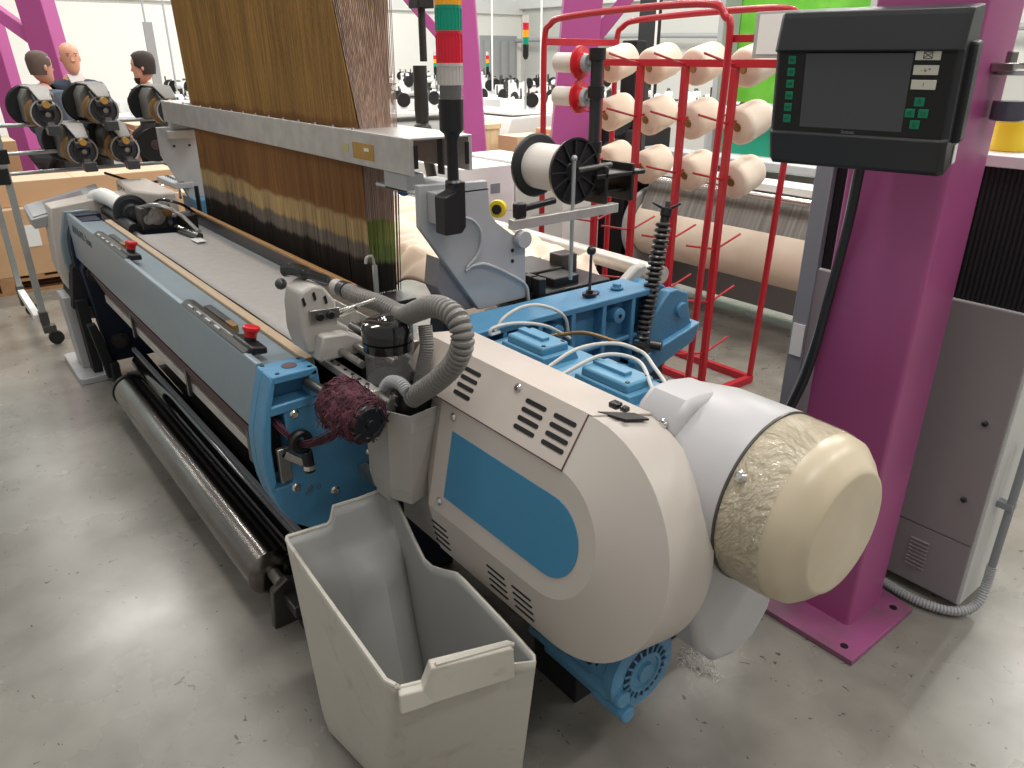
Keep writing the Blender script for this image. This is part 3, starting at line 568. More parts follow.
for y in (1.17,1.25): L(MB().cyl((-4.43,y,1.205),(-4.427,y,1.205), .007, seg=10), 'bolt_hole', 'black', 0, ep2)
# signal tower
sx, sy = -1.805, 1.205
sb = L(MB().prism([(1.168,1.20),(1.168,1.285),(1.205,1.298),(1.205,1.325),(1.240,1.325),(1.240,1.195),(1.225,1.178),(1.168,1.178)], 'x', -1.85, -1.795), 'tower_bracket', 'black', .004)
L(MB().box(-1.90,-1.85,1.175,1.235,1.20,1.29), 'bracket_block', 'steel_grey', .003)
tw = L(MB().lathe([(0,.020),(.006,.022),(.012,.016),(.115,.016),(.135,.022),(.145,.033),(.225,.034)], (sx,sy,1.318), (0,0,1), 32), 'signal_tower', 'black', 0, sb)
L(MB().lathe([(0,.029),(.035,.029)], (sx,sy,1.543), (0,0,1), 24), 'lens_core', 'black_matt', 0, sb)
L(MB().lathe([(0,.034),(.035,.034)], (sx,sy,1.543), (0,0,1), 40, False, False), 'lens_skirt', 'clear', 0, sb)
z = 1.578
for nm, mm, h in (('clear_lens','lamp_clear',.054), ('red_lens','lamp_red',.077), ('green_lens','lamp_green',.060), ('amber_lens','lamp_amber',.06)):
    mbk = MB().lathe([(0,.0335),(h-.008,.0335),(h-.008,.035),(h,.035)], (sx,sy,z), (0,0,1), 40)
    for q_ in range(20):
        a_ = 2*PI*q_/20; mbk.cyl((sx+.0335*math.cos(a_),sy+.0335*math.sin(a_),z),(sx+.0335*math.cos(a_),sy+.0335*math.sin(a_),z+h-.008), .0018, seg=5)
    L(mbk, nm, mm, 0, sb); z += h
L(MB().lathe([(0,.034),(.03,.031)], (sx,sy,z), (0,0,1), 32), 'tower_top', 'black', 0, sb)
# ---- rear cross beam
cb = MB().box(-1.87,-1.745,1.06,1.98,.62,.90)
cb.box(-1.745,-1.70,1.06,1.98,.882,.905).box(-1.745,-1.70,1.06,1.98,.62,.64).box(-1.745,-1.705,1.38,1.98,.735,.75)
for y in (1.06,1.30,1.44,1.58,1.72,1.86,1.955): cb.box(-1.745,-1.70,y,y+.016,.63,.885)
xb = L(cb, 'cross_beam', 'casting_blue', .004)
for y in (1.38,1.52,1.80): L(MB().lathe([(0,.030),(.045,.026),(.047,.012)], (-1.745,y,.835), (1,0,0), 20), 'beam_boss', 'casting_blue', 0, xb); L(MB().cyl((-1.70,y,.835),(-1.697,y,.835), .008, seg=12), 'boss_bore', 'black', 0, xb)
for y0,y1 in ((1.10,1.16),(1.19,1.29)): L(MB().prism(rounded(y0,y1,.80,.86,.012), 'x', -1.745, -1.742), 'beam_window', 'black', 0, xb)
L(MB().lathe([(0,.024),(.004,.024),(.004,.016),(.016,.014)], (-1.78,1.86,.905), (0,0,1), 18), 'beam_bolt', 'casting_blue', 0, xb)
L(MB().lathe([(0,.020),(.002,.020)], (-1.79,1.76,.904), (0,0,1), 18), 'beam_hole', 'navy', 0, xb)
# knobbed lever and black carriage behind
L(MB().cyl((-1.77,1.72,.905),(-1.77,1.72,1.05), .005), 'lever', 'dark_steel'); L(MB().sphere((-1.77,1.72,1.06), .016), 'lever_knob', 'black_gloss')
L(MB().lathe([(0,.025),(.01,.025),(.01,.012),(.02,.012)], (-1.77,1.72,.905), (0,0,1), 14), 'lever_base', 'black')
wb = L(MB().box(-2.3,-1.90,1.60,1.95,.83,.90), 'carriage', 'black', .006)
L(MB().box(-2.5,-1.95,1.56,1.64,.88,.915), 'carriage_rail', 'dark_steel', .004, wb)
L(MB().box(-2.25,-2.05,1.68,1.86,.90,.93).box(-2.12,-2.05,1.84,1.92,.90,.97), 'carriage_lug', 'dark_steel', .004, wb)
for x in (-1.98,-1.93): L(MB().box(x,x+.04,1.60,1.63,.88,.955), 'carriage_clamp', 'black', .004, wb)
L(MB().box(-2.02,-1.93,1.70,1.82,.885,.93), 'carriage_block', 'black', .004, wb)
L(MB().box(-4.4,-1.87,1.98,2.12,.60,.72), 'rear_beam', 'casting_blue', .006)
L(MB().cyl((-4.4,2.30,.86),(-1.95,2.30,.84), .035, seg=24), 'whip_roller', 'alu')
# ---- tensioner
tp = [(1.864,.658),(1.857,.724),(1.911,.785),(2.009,.88),(2.049,.882),(2.112,.858),(2.125,.793),(2.142,.743),(2.185,.723),(2.164,.676),(1.916,.603)]
tn = L(MB().prism([(y+.03,z) for y,z in tp], 'x', -1.735, -1.69), 'tension_arm', 'casting_blue', .006)
L(MB().lathe([(0,.030),(.012,.028)], (-1.69,2.108,.798), (1,0,0), 24), 'arm_boss', 'casting_blue', .002, tn)
L(MB().prism([(1.86,.66),(2.20,.74),(2.17,.67),(1.92,.59),(1.86,.61)], 'x', -1.80, -1.665), 'arm_ledge', 'casting_blue', .006, tn)
L(MB().cyl((-1.90,2.05,.82),(-1.76,2.05,.82), .07, seg=28), 'pivot_drum', 'casting_blue', .006, tn)
L(MB().prism([(1.95,.86),(2.05,.93),(2.10,.935),(2.10,.91),(1.98,.82)], 'x', -1.90, -1.86), 'roller_arm', 'hopper', .008, tn)
L(MB().prism([(1.95,.12),(2.15,.12),(2.10,.64),(1.93,.62)], 'x', -1.85, -1.75), 'rear_leg', 'navy', .006)
L(MB().prism([(1.90,.0),(2.25,.0),(2.25,.12),(1.90,.12)], 'x', -1.88, -1.70), 'rear_foot', 'black_matt', .006)
sp0, sp1 = Vector((-1.70,1.915,.715)), Vector((-1.735,2.03,1.115))
sr = L(MB().cyl(sp0-(sp1-sp0)*.05, sp1+(sp1-sp0)*.18, .009), 'spring_rod', 'dark_steel', 0, tn)
coil = [sp0.lerp(sp1, t/264) + (Vector((.0235*math.cos(2*PI*t/12),0,0)) + Vector((0,.95,-.25))*.0235*math.sin(2*PI*t/12)) for t in range(265)]
L(MB().tube(coil, .0066, 8, 1), 'coil_spring', 'dark_steel', 0, tn, label='dark steel coil spring')
L(MB().tube([sp0, sp1], .016, 12, 1), 'spring_sleeve', 'black_matt', 0, tn)
L(MB().cyl(sp1, sp1+(sp1-sp0)*.06, .016).cyl(sp1+(sp1-sp0)*.06, sp1+(sp1-sp0)*.13, .020), 'spring_nut', 'black', .002, tn)
wn = sp1+(sp1-sp0)*.11
L(MB().cyl(wn, wn+Vector((-.04,-.03,.025)), .006, .004).cyl(wn, wn+Vector((.035,.03,.025)), .006, .004).cyl(wn, wn+Vector((-.02,.04,.02)), .006, .004), 'wing_nut', 'black', 0, tn)
L(MB().sphere(sp0-(sp1-sp0)*.03, .030, sc=(1,1,.9)).cyl(sp0+Vector((.0,-.03,-.01)), sp0+Vector((.05,-.02,-.012)), .020), 'spring_knuckle', 'black', 0, tn)
L(MB().cyl(sp0+Vector((.02,.03,-.01)), sp0+Vector((.055,.05,-.012)), .018), 'knuckle_bolt', 'dark_steel', 0, tn)
# ---- loose cables on the loom
L(MB().tube([(-1.62,1.21,.93),(-1.62,1.24,.965),(-1.62,1.31,.985),(-1.62,1.388,.972),(-1.62,1.471,.923),(-1.64,1.511,.843)], .005, 8), 'cable', 'cable_white')
L(MB().tube([(-1.60,1.21,.935),(-1.6,1.178,.935),(-1.6,1.189,.952),(-1.6,1.273,.948),(-1.6,1.384,.915),(-1.6,1.48,.855)], .005, 8), 'cable', 'cable_white')
L(MB().tube([(-1.30,1.12,.94),(-1.29,1.22,.975),(-1.28,1.34,.965),(-1.22,1.38,.95),(-1.15,1.35,.94),(-1.03,1.27,.94),(-.95,1.20,.93)], .005, 8), 'cable', 'cable_white')
L(MB().tube([(-1.25,1.13,.94),(-1.22,1.24,.975),(-1.16,1.30,.965),(-1.06,1.24,.95),(-.96,1.17,.92)], .005, 8), 'cable', 'cable_white')
L(MB().tube([(-1.62,1.42,.87),(-1.52,1.46,.90),(-1.35,1.42,.93),(-1.22,1.38,.95)], .006, 8), 'cable', 'bronze')
L(MB().tube([(-1.55,1.46,.74),(-1.6,1.75,.62),(-1.66,1.98,.56),(-1.62,2.12,.50),(-1.50,2.14,.30)], .005, 8), 'cable', 'cable_blue')
# ---- yarn arm from the end plate
ar = L(MB().obox((-1.90,1.72,1.155), (.016,0,0), (0,.235,.002), (0,0,.016)), 'yarn_arm', 'alu', .002)
L(MB().obox((-1.90,1.52,1.195), (.014,0,0), (0,.020,0), (0,0,.024)).obox((-1.90,1.60,1.205), (.010,0,0), (0,.07,.006), (0,0,.010)), 'arm_clamp', 'black', .005, ar)
L(MB().lathe([(0,.026),(.02,.030),(.03,.028),(.03,.016),(.02,.014)], (-2.0,1.515,1.19), (.6,-.8,0), 24), 'yellow_ferrule', 'yellow', 0, ar); L(MB().lathe([(0,.016),(.012,.016)], (-1.985,1.495,1.19), (.6,-.8,0), 20), 'ferrule_bore', 'black', 0, ar)
L(MB().cyl((-2.40,1.46,1.245),(-2.21,1.275,1.25), .020), 'white_pipe', 'white'); L(MB().cyl((-2.225,1.30,1.25),(-2.195,1.27,1.25), .023), 'blue_pipe_cap', 'blue_cap')

# ================================================================== jacquard harness
har = thing('jacquard_harness', 'wide curtain of brown harness cords hanging through the loom above the reed', 'harness', (-3.2, 1.25, .86))
def cord_row(p0t, p1t, p0m, p1m, p0b, p1b, n, w):
    mb = MB()
    for i in range(n):
        t = (i+.5)/n; a = Vector(p0t).lerp(Vector(p1t), t); m_ = Vector(p0m).lerp(Vector(p1m), t); b_ = Vector(p0b).lerp(Vector(p1b), t)
        j = Vector((random.uniform(-.003,.003), random.uniform(-.003,.003), 0)); d = (Vector(p1b)-Vector(p0b)).normalized()*w/2; nn = d.cross(Vector((0,0,1)))
        mb.loft([[p+j*k-d, p+j*k+nn, p+j*k+d] for p, k in ((a,1),(m_,0),(b_,1))], False, False)
    return mb
ZT, ZM, ZB = 2.60, 1.43, .87
cord_row((-4.10,1.16,ZT),(-2.62,1.16,ZT),(-4.10,1.195,ZM),(-2.335,1.195,ZM),(-4.12,1.20,ZB),(-2.335,1.20,ZB),400,.0046).build('front_cords','cords_front',har,smooth=False)
cord_row((-4.10,1.17,ZT),(-2.62,1.17,ZT),(-4.10,1.205,ZM),(-2.335,1.205,ZM),(-4.12,1.21,ZB),(-2.335,1.21,ZB),300,.0045).build('second_row_cords','cords_front',har,smooth=False)
cord_row((-2.62,1.16,ZT),(-2.33,1.36,ZT),(-2.333,1.20,ZM),(-2.325,1.335,ZM),(-2.333,1.20,ZB),(-2.325,1.315,ZB),32,.0032).build('side_cords','cords_side',har,smooth=False,label='pinkish side cords with green lower sleeves')
MB().loft([[(-4.09,1.19,ZT),(-2.63,1.19,ZT),(-2.35,1.37,ZT),(-4.09,1.37,ZT)],[(-4.09,1.22,ZM),(-2.345,1.22,ZM),(-2.345,1.32,ZM),(-4.09,1.32,ZM)],[(-4.1,1.22,ZB),(-2.345,1.22,ZB),(-2.345,1.30,ZB),(-4.1,1.30,ZB)]]).build('inner_cords','cords_front',har,smooth=False)
MB().box(-2.255,-2.245,1.165,1.180,.88,1.0).tube([(-2.25,1.172,1.0),(-2.25,1.165,1.03),(-2.25,1.145,1.03),(-2.25,1.14,1.01)], .005, 8).build('heddle_hook','alu',har)
MB().box(-2.32,-2.20,1.19,1.30,.84,.875).build('heddle_base','dark_steel',har,bevel=.003)

# ================================================================== yarn waste spool
ws = thing('waste_yarn_spool', 'black spool wrapped with fluffy plum waste yarn at the near end of the loom', 'spool', (-1.65,.80,.70))
wa, wb_ = Vector((-1.60,.700,.870)), Vector((-1.455,.715,.855)); dd = wb_-wa
MB().lathe([(0,.050),(.02,.056),(.13,.052),(.143,.046)], wa, dd, 30).build('spool_core','black',ws)
fl = MB(); 
MB().cyl((-1.77,.70,.86),(-1.60,.70,.87), .014).build('spindle','dark_steel',ws)
prof = [(.010,.045),(.018,.058),(.045,.064),(.08,.062),(.11,.057),(.135,.050),(.147,.042)]
fl.lathe(prof, wa, dd, 48, False, False); 
fl.v = [tuple(Vector(v) + Vector((random.gauss(0,.0022), random.gauss(0,.0025), random.gauss(0,.0025)))) for v in fl.v]
dn = dd.normalized(); uu = dn.orthogonal().normalized(); ww = dn.cross(uu)
for i in range(900):
    t = random.random(); r = .062 - .012*t + random.uniform(-.003,.004); a = random.uniform(0, 2*PI); da = random.uniform(.25,.9); p = []
    dt = random.uniform(-.12,.12)
    for k in range(4):
        aa = a+da*k/3; tt = min(1,max(.03,t+dt*k/3)); lift = random.uniform(0,.006) if random.random() < .85 else random.uniform(.008,.022)*k/3
        p.append(wa + dn*(.012+.128*tt) + (uu*math.cos(aa)+ww*math.sin(aa))*(r+lift))
    fl.tube(p, random.choice((.0007,.0011,.0016)), 3, 1, caps=False)
fl.build('plum_yarn','plum_yarn',ws)
MB().lathe([(0,.043),(.006,.043),(.006,.037),(.002,.035),(.002,.013),(.010,.011)], wb_-dn*.002, dd, 32).build('spool_end','black',ws,bevel=.001)
for k in range(5):
    a = 2*PI*k/5+.3; e = uu*math.cos(a)+ww*math.sin(a)
    MB().cyl(wb_+e*.033+dn*.004, wb_+e*.052+dn*.002, .0035).build('spool_claw','black_gloss',ws)
yn = MB()
for i in range(34):
    o = Vector((random.gauss(0,.004), random.gauss(0,.005), random.gauss(0,.007)))
    yn.tube([Vector((-1.80,.600,.775))+o*1.2, Vector((-1.75,.615,.745))+o*.8, Vector((-1.71,.645,.715))+o*.6, Vector((-1.63,.68,.755))+o*1.0, Vector((-1.58,.69,.80))+o], .0016, 4, 4, caps=False)
tag(yn.build('yarn_tail','plum_yarn'), 'twisted plum yarn trailing from the loom casting to the waste spool', 'yarn')

# ================================================================== waste bin
bi = thing('waste_bin', 'large dirty cream plastic bin with open top standing before the loom', 'bin', (-1.25,.68,0))
RA = [(-1.635,.54),(-1.03,.507),(-.93,.80),(-1.60,.835)]; BA = [(-1.45,.515),(-1.19,.550),(-.99,.80),(-1.42,.80)]
cols = []
def wall_cols(i, ztops, bulge=None):
    a, b_, c, d = Vector(RA[i]), Vector(RA[(i+1) % 4]), Vector(BA[i]), Vector(BA[(i+1) % 4])
    for s, zt in ztops:
        cols.append((a.lerp(b_, s), c.lerp(d, s), zt, bulge(s) if bulge else 0., i))
wall_cols(0, [(.02,.51),(.05,.505),(.3,.50),(.6,.50),(.95,.50),(.98,.512)])
wall_cols(1, [(.02,.512),(.05,.50),(.20,.50),(.24,.525),(.28,.55),(.5,.55),(.78,.55),(.80,.545),(.803,.485),(.98,.475)])
wall_cols(2, [(.02,.48),(.2,.49),(.45,.497),(.50,.495),(.60,.465),(.70,.44),(.76,.438),(.84,.475),(.92,.525),(.98,.552)])
wall_cols(3, [(.02,.555),(.1,.555),(.3,.55),(.54,.55),(.58,.52),(.62,.51),(.98,.51)], lambda s: .075*math.exp(-((s-.35)/.28)**2))
NT = 18; vs = []; fs = []; n = len(cols); ctr = Vector((-1.28,.67))
for j in range(NT+1):
    t = j/NT
    for (r_, b_, zt, bu, i) in cols:
        z_ = .015 + (zt-.015)*t; p = b_.lerp(r_, z_/.5)
        inn = (ctr-p).normalized()
        if bu: 
            k = max(0, min(1, (z_-.28)/.06))*max(0, min(1, (.47-z_)/.05)); p = p + Vector((1,0))*bu*(1-.0)*(max(0,min(1,(.44-z_)/.05)))
        if i == 1 and .15 < (p.y-.507)/.3 < .93 and z_ < .44: p = p - Vector((.006,0))
        if t < .08: p = p.lerp(ctr, .03*(1-t/.08))
        vs.append((p.x, p.y, z_))
for j in range(NT):
    for i in range(n): fs.append((j*n+i, j*n+(i+1) % n, (j+1)*n+(i+1) % n, (j+1)*n+i))
fs.append(tuple(range(n-1, -1, -1)))
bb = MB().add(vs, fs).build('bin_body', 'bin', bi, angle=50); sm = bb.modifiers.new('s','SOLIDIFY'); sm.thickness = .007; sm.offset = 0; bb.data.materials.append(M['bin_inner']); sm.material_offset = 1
rimmb = MB()
rp = [Vector((c[0].x, c[0].y, 0)).lerp(Vector((c[1].x, c[1].y, 0)), 1-c[2]/.5) + Vector((0,0,c[2])) for c in cols if True]
for c, p in zip(cols, rp): 
    pass
def lip(idx, nm):
    pts = [rp[i] for i in idx]; mb = MB(); mb.tube(pts, .0055, 8, 1); mb.build(nm, 'bin', bi)
lip([len(cols)-1]+list(range(0, 7)), 'rim'); lip(list(range(6, 14)), 'rim'); lip(list(range(26, 33)), 'rim')
fa, fb2 = Vector((RA[1][0],RA[1][1])).lerp(Vector(RA[2]), .03), Vector((RA[1][0],RA[1][1])).lerp(Vector(RA[2]), .80)
dv = (fb2-fa).normalized(); ov = Vector((dv.y, -dv.x))
def fp(s, o_, z_): q = fa + (fb2-fa)*s + ov*o_; return (q.x, q.y, z_)
MB().loft([[fp(s,-.004,zt), fp(s,.020,zt-.004), fp(s,.026,zb), fp(s,.008,zb)] for s, zt, zb in ((0,.503,.455),(.20,.503,.458),(.28,.552,.462),(.98,.552,.472),(1.,.545,.475))]).build('rim_flange','bin',bi,bevel=.003,smooth=False)

# ================================================================== purple column and terminal
col = thing('steel_column', 'large purple square steel column with bolted base plate beside the loom motor', 'column', (-.94,2.06,0))
MB().prism(rounded(-1.07,-.81,1.963,2.167,.012), 'z', .02, 3.4).build('column_shaft','purple',col)
MB().prism([(-1.28,1.83),(-.722,1.835),(-.725,2.21),(-1.28,2.30)], 'z', 0, .02).build('base_plate','purple_dirty',col,bevel=.002)
for x, y in ((-.77,1.875),(-.765,2.16),(-1.2,1.88)): MB().lathe([(0,.012),(.001,.012)], (x,y,.02), (0,0,1), 14).build('bolt_hole','black',col)
ob = thing('black_cable', 'thick black cable running down the purple column below the control terminal', 'cable', (-1.02,1.95,.5))
MB().tube([(-1.0,1.90,1.42),(-1.02,1.93,1.25),(-1.045,1.945,1.05),(-1.07,1.94,.80),(-1.12,1.93,.60),(-1.15,1.92,.40)], .013, 10).build('cable_sheath','charcoal',ob)
MB().tube([(-1.04,1.955,1.42),(-1.055,1.956,1.1),(-1.095,1.956,.8),(-1.17,1.95,.5)], .0035, 6).build('thin_wire','cable_grey',ob)
TA, TB = .19, -.12
ex = Vector((math.cos(TA), math.sin(TA), 0)); n0 = Vector((math.sin(TA), -math.cos(TA), 0)); uzv = Vector((0,0,1))*math.cos(TB) - n0*math.sin(TB); nf = n0*math.cos(TB) + Vector((0,0,1))*math.sin(TB)
TC = Vector((-.928,1.70,1.573)); W2, H2 = .195, .166
te = thing('control_terminal', 'dark grey control terminal with small screen and green keys on the purple column', 'control panel', (-.92,1.76,1.40))
def tv(a, b_, c): return TC + ex*a + uzv*b_ + nf*c
def tprism(prof, a0, a1): return MB().loft([[tv(a0, b_, c) for b_, c in prof], [tv(a1, b_, c) for b_, c in prof]])
pr = [(.166,-.09),(.166,-.005),(.155,.0),(.090,.022),(.086,.010),(-.086,.010),(-.090,.016),(-.155,.004),(-.166,-.006),(-.150,-.09)]
body = MB(); body.loft([[tv(-.195,b_*.97,c-.01) for b_, c in pr],[tv(-.185,b_,c) for b_, c in pr],[tv(.185,b_,c) for b_, c in pr],[tv(.195,b_*.985,c-.01) for b_, c in pr]])
tb_ = body.build('terminal_case','charcoal',te,bevel=.005,smooth=False)
MB().obox(tv(0.02,0,-.115), ex*.15, uzv*.12, nf*.028).build('case_back','charcoal',te,bevel=.006)
MB().obox(tv(.198,.0,-.05), ex*.012, uzv*.10, nf*.022).build('side_bumper','charcoal',te,bevel=.006)
fpl = MB().obox(tv(0,0,.0105), ex*.182, uzv*.084, nf*.001).build('front_plate','black',te,bevel=.002)
MB().obox(tv(-.009,.005,.0125), ex*.112, uzv*.079, nf*.0008).build('screen','screen',fpl,bevel=.002,label='blank grey display screen')
for i in range(6):
    k = MB().obox(tv(-.152,.070-.0255*i,.0125), ex*.0088, uzv*.0088, nf*.0014).build('green_key','green_key',fpl,bevel=.001)
    text('A%d' % (6-i), .009, 'ink', fpl, tv(-.152,.070-.0255*i,.0142), ex, uzv, 'key_legend', .0002)
for i, s in enumerate(('X', '- o *', '?')):
    MB().obox(tv(.131,.080-.0285*i,.0125), ex*.024, uzv*.0095, nf*.0014).build('cream_key','cream_key',fpl,bevel=.001)
    if i: text(s, .010, 'ink', fpl, tv(.131,.080-.0285*i,.0142), ex, uzv, 'key_legend', .0002)
for sgn in (-1, 1): MB().obox(tv(.131,.080,.0145), ex*.008+uzv*.005*sgn, uzv*.0006, nf*.0004).build('key_mark','ink',fpl)
MB().obox(tv(.131,.086,.0145), ex*.008, uzv*.0005, nf*.0004).obox(tv(.131,.074,.0145), ex*.008, uzv*.0005, nf*.0004).obox(tv(.123,.080,.0145), ex*.0005, uzv*.006, nf*.0004).obox(tv(.139,.080,.0145), ex*.0005, uzv*.006, nf*.0004).build('key_mark','ink',fpl)
for a, b_, r in ((.129,-.011,0), (.114,-.034,90), (.140,-.034,-90), (.127,-.057,180)):
    MB().obox(tv(a,b_,.0125), ex*.0098, uzv*.0088, nf*.0014).build('arrow_key','green_key',fpl,bevel=.001)
    q = [Vector((math.cos(math.radians(90+r+120*i)), math.sin(math.radians(90+r+120*i))))*.005 for i in range(3)]
    MB().tube([tv(a+v_.x, b_+v_.y, .0144) for v_ in q+[q[0]]], .0004, 4, 1).build('arrow_mark','ink',fpl)
text('Somet', .011, 'grey_ink', fpl, tv(-.01,-.0805,.0118), ex, uzv, 'brand_lettering', .0002)
MB().obox(tv(.06,.0,-.17), ex*.05, uzv*.05, nf*.045).build('mount_arm','black',te,bevel=.005)
MB().obox(tv(.197,-.13,-.07), ex*.001, uzv*.02, nf*.012).build('paper_sticker','white',te)

# bottle on the column, yellow cone behind
bo = thing('plastic_bottle', 'clear reservoir bottle half full of dark blue liquid clamped to the purple column', 'bottle', (-.765,2.10,1.50))
MB().lathe([(0,.034),(.004,.040),(.095,.040),(.105,.034)], (-.765,2.10,1.505), (0,0,1), 28).build('bottle_wall','bottle_clear',bo)
MB().lathe([(0,.034),(.003,.039),(.044,.039)], (-.765,2.10,1.508), (0,0,1), 28).build('liquid','dark_liquid',bo)
MB().lathe([(0,.043),(.01,.043),(.014,.03)], (-.765,2.10,1.608), (0,0,1), 28).build('bottle_collar','cable_grey',bo)
MB().box(-.81,-.76,2.05,2.14,1.615,1.635).cyl((-.78,2.08,1.63),(-.78,2.08,1.66), .012).cyl((-.75,2.12,1.63),(-.75,2.12,1.655), .010).build('bottle_bracket','steel',bo,bevel=.003)
# grey machine cabinet behind column
cab = thing('machine_cabinet', 'tall grey machine cabinet with black bellows skirt behind the purple column', 'cabinet', (-1.0,2.6,0))
MB().box(-1.33,-.635,2.32,2.60,.03,1.0).build('cabinet_body','mach_grey_side',cab,bevel=.003)
MB().box(-1.32,-.645,2.312,2.322,.255,1.33 if False else .998).build('front_panel','mach_grey',cab,bevel=.002)
MB().box(-1.32,-.645,2.314,2.322,.035,.250).build('kick_panel','mach_grey',cab,bevel=.002)
for x in (-.70,): 
    for z_ in (.66,.40): MB().lathe([(0,.009),(.004,.009),(.008,.005)], (x,2.312,z_), (0,-1,0), 12).build('cabinet_screw','black',cab)
for i in range(8): MB().obox((-.79,2.312,.10+i*.014), (.03,0,0), (0,.003,0), (0,0,.003)).build('louvre','mach_grey',cab,bevel=.001)
bl = MB()
for i in range(60): x = -1.305+i*.01335; bl.cyl((x,2.335,.995+.004*(i%2)),(x,2.335,1.375), .0075, seg=6)
bl.box(-1.31,-.50,2.34,2.55,1.0,1.375).build('bellows_skirt','bellows',cab)
MB().box(-1.36,-.45,2.31,2.62,1.375,1.405).build('cabinet_shelf','white',cab,bevel=.002)
MB().box(-1.36,-1.30,2.305,2.335,.45,1.33).build('cabinet_post','mach_cool',cab,bevel=.003)
MB().box(-1.350,-1.305,2.300,2.3035,.685,.80).build('paper_note','white',cab)
MB().cyl((-.60,2.40,.16),(-.60,2.40,.62), .012).box(-.635,-.59,2.385,2.415,.38,.40).build('side_conduit','mach_cool',cab)
yc = MB().lathe([(0,.050),(.006,.053),(.085,.050),(.09,.03)], (-.875,2.46,1.406), (0,0,1), 28)
tag(yc.build('yarn_cone','yellow'), 'bright yellow yarn cone on the white shelf right of the purple column', 'yarn cone')
fc = MB().tube([(-.98,2.24,.02),(-.86,2.262,.02),(-.78,2.255,.02),(-.70,2.262,.02),(-.63,2.30,.022),(-.600,2.36,.04),(-.600,2.40,.10),(-.600,2.40,.17)], .0135, 12, 8, .0018, 60)
tag(fc.build('flexible_conduit','cable_grey',angle=80), 'ribbed grey conduit curving over the floor at the cabinet foot', 'conduit')
lt = MB(); LX, LY = -1.005, 1.485
for i in range(260):
    c = Vector((-1.0+random.gauss(0,.026), 1.33+random.gauss(0,.016)+.0, .004)); a = random.uniform(0,2*PI); d = Vector((math.cos(a), math.sin(a), 0))*random.uniform(.004,.012)
    lt.tube([c-d, c+Vector((0,0,random.uniform(.003,.010))), c+d], .0007, 3, 1, caps=False)
lt.xform(Matrix.Translation((LX+1.0,LY-1.33,0)))
tag(lt.build('lint_tuft','fluff'), 'small tuft of white lint on the floor under the motor fairing', 'lint')

# ================================================================== creel rack with cones
rk = thing('creel_rack', 'red tubular creel rack holding rows of cream cones behind the loom', 'rack', (-2.75,3.11,0))
def R(mb, nm, m='red_paint', bevel=0., **kw): return mb.build(nm, m, rk, bevel=bevel, **kw)
for y, zt in ((2.84,1.83), (3.38,1.83)):
    R(MB().tube([(-2.195,y,.04),(-2.17,y,1.0),(-2.155,y,1.70),(-2.19,y,1.80),(-2.28,y,zt+.02),(-2.7,y,zt+.02),(-3.18,y,zt),(-3.30,y,zt-.03),(-3.345,y,zt-.11),(-3.345,y,1.3),(-3.345,y,.04)], .016, 12, 5), 'hoop')
R(MB().box(-3.36,-2.18,2.825,2.855,.0,.04), 'base_rail', bevel=.003); R(MB().box(-3.36,-2.18,3.365,3.395,.0,.04), 'base_rail', bevel=.003); R(MB().box(-3.36,-2.18,3.095,3.125,.0,.04), 'base_rail', bevel=.003)
R(MB().box(-2.21,-2.175,2.84,3.38,.0,.04), 'base_end', bevel=.003); R(MB().box(-3.36,-3.325,2.84,3.38,.0,.04), 'base_end', bevel=.003)
R(MB().box(-3.36,-3.33,2.84,3.38,1.70,1.735), 'top_end', bevel=.003)
R(MB().box(-3.36,-2.08,3.095,3.125,1.60,1.635), 'upper_bar', bevel=.003)
for x in (-2.31,-2.60,-2.895,-3.19): R(MB().box(x-.016,x+.016,3.094,3.126,.04,1.60), 'post', bevel=.003)
R(MB().box(-2.155-.02,-2.0,2.85,2.865,1.70,1.73), 'card_arm', bevel=.003)
levels = (1.61,1.355,1.10,.76,.485,.20)
for x in (-2.31,-2.60,-2.895,-3.19):
    for z_ in levels: R(MB().cyl((x,3.10,z_),(x,2.88,z_+.05), .0055, seg=8).cyl((x,3.12,z_),(x,3.30,z_+.05), .0055, seg=8), 'peg')
cd = thing('card_holder', 'white paper card in a grey frame clipped to the red rack', 'card', (-1.97,2.84,1.62))
MB().box(-2.035,-1.86,2.838,2.844,1.64,1.81).build('card_frame','cable_grey',cd,bevel=.002); MB().box(-2.015,-1.87,2.835,2.839,1.655,1.80).build('paper_card','white',cd)
cone_root = None; rows = ('top', 'middle', 'lowest filled'); colsn = ('nearest post', 'second post from the near end', 'third post from the near end', 'farthest post')
for ri, z_ in enumerate((1.61,1.355,1.10)):
    for ci, x in enumerate((-2.31,-2.60,-2.895,-3.19)):
        lab = 'cream yarn cone, %s row of the red rack, %s' % (rows[ri], colsn[ci])
        if cone_root is None:
            cone_root = thing('yarn_cone', lab, 'yarn cone', (0,0,0), 'cream cones on the red creel rack')
            dr_ = Vector((0,.20,.055)).normalized()
            MB().lathe([(0,.022),(.0,.075),(.008,.086),(.03,.090),(.15,.085),(.172,.079),(.178,.02)], (0,.055,.006), dr_, 36).build('yarn_body','cream_yarn',cone_root,angle=50)
            MB().lathe([(-.004,.020),(.0,.022),(.19,.018)], (0,.055,.006), dr_, 20).build('cone_core','bronze',cone_root)
            c = cone_root
        else: c = copy_tree(cone_root, label=lab)
        c.location = (x+random.uniform(-.006,.006), 3.11, z_-.024)
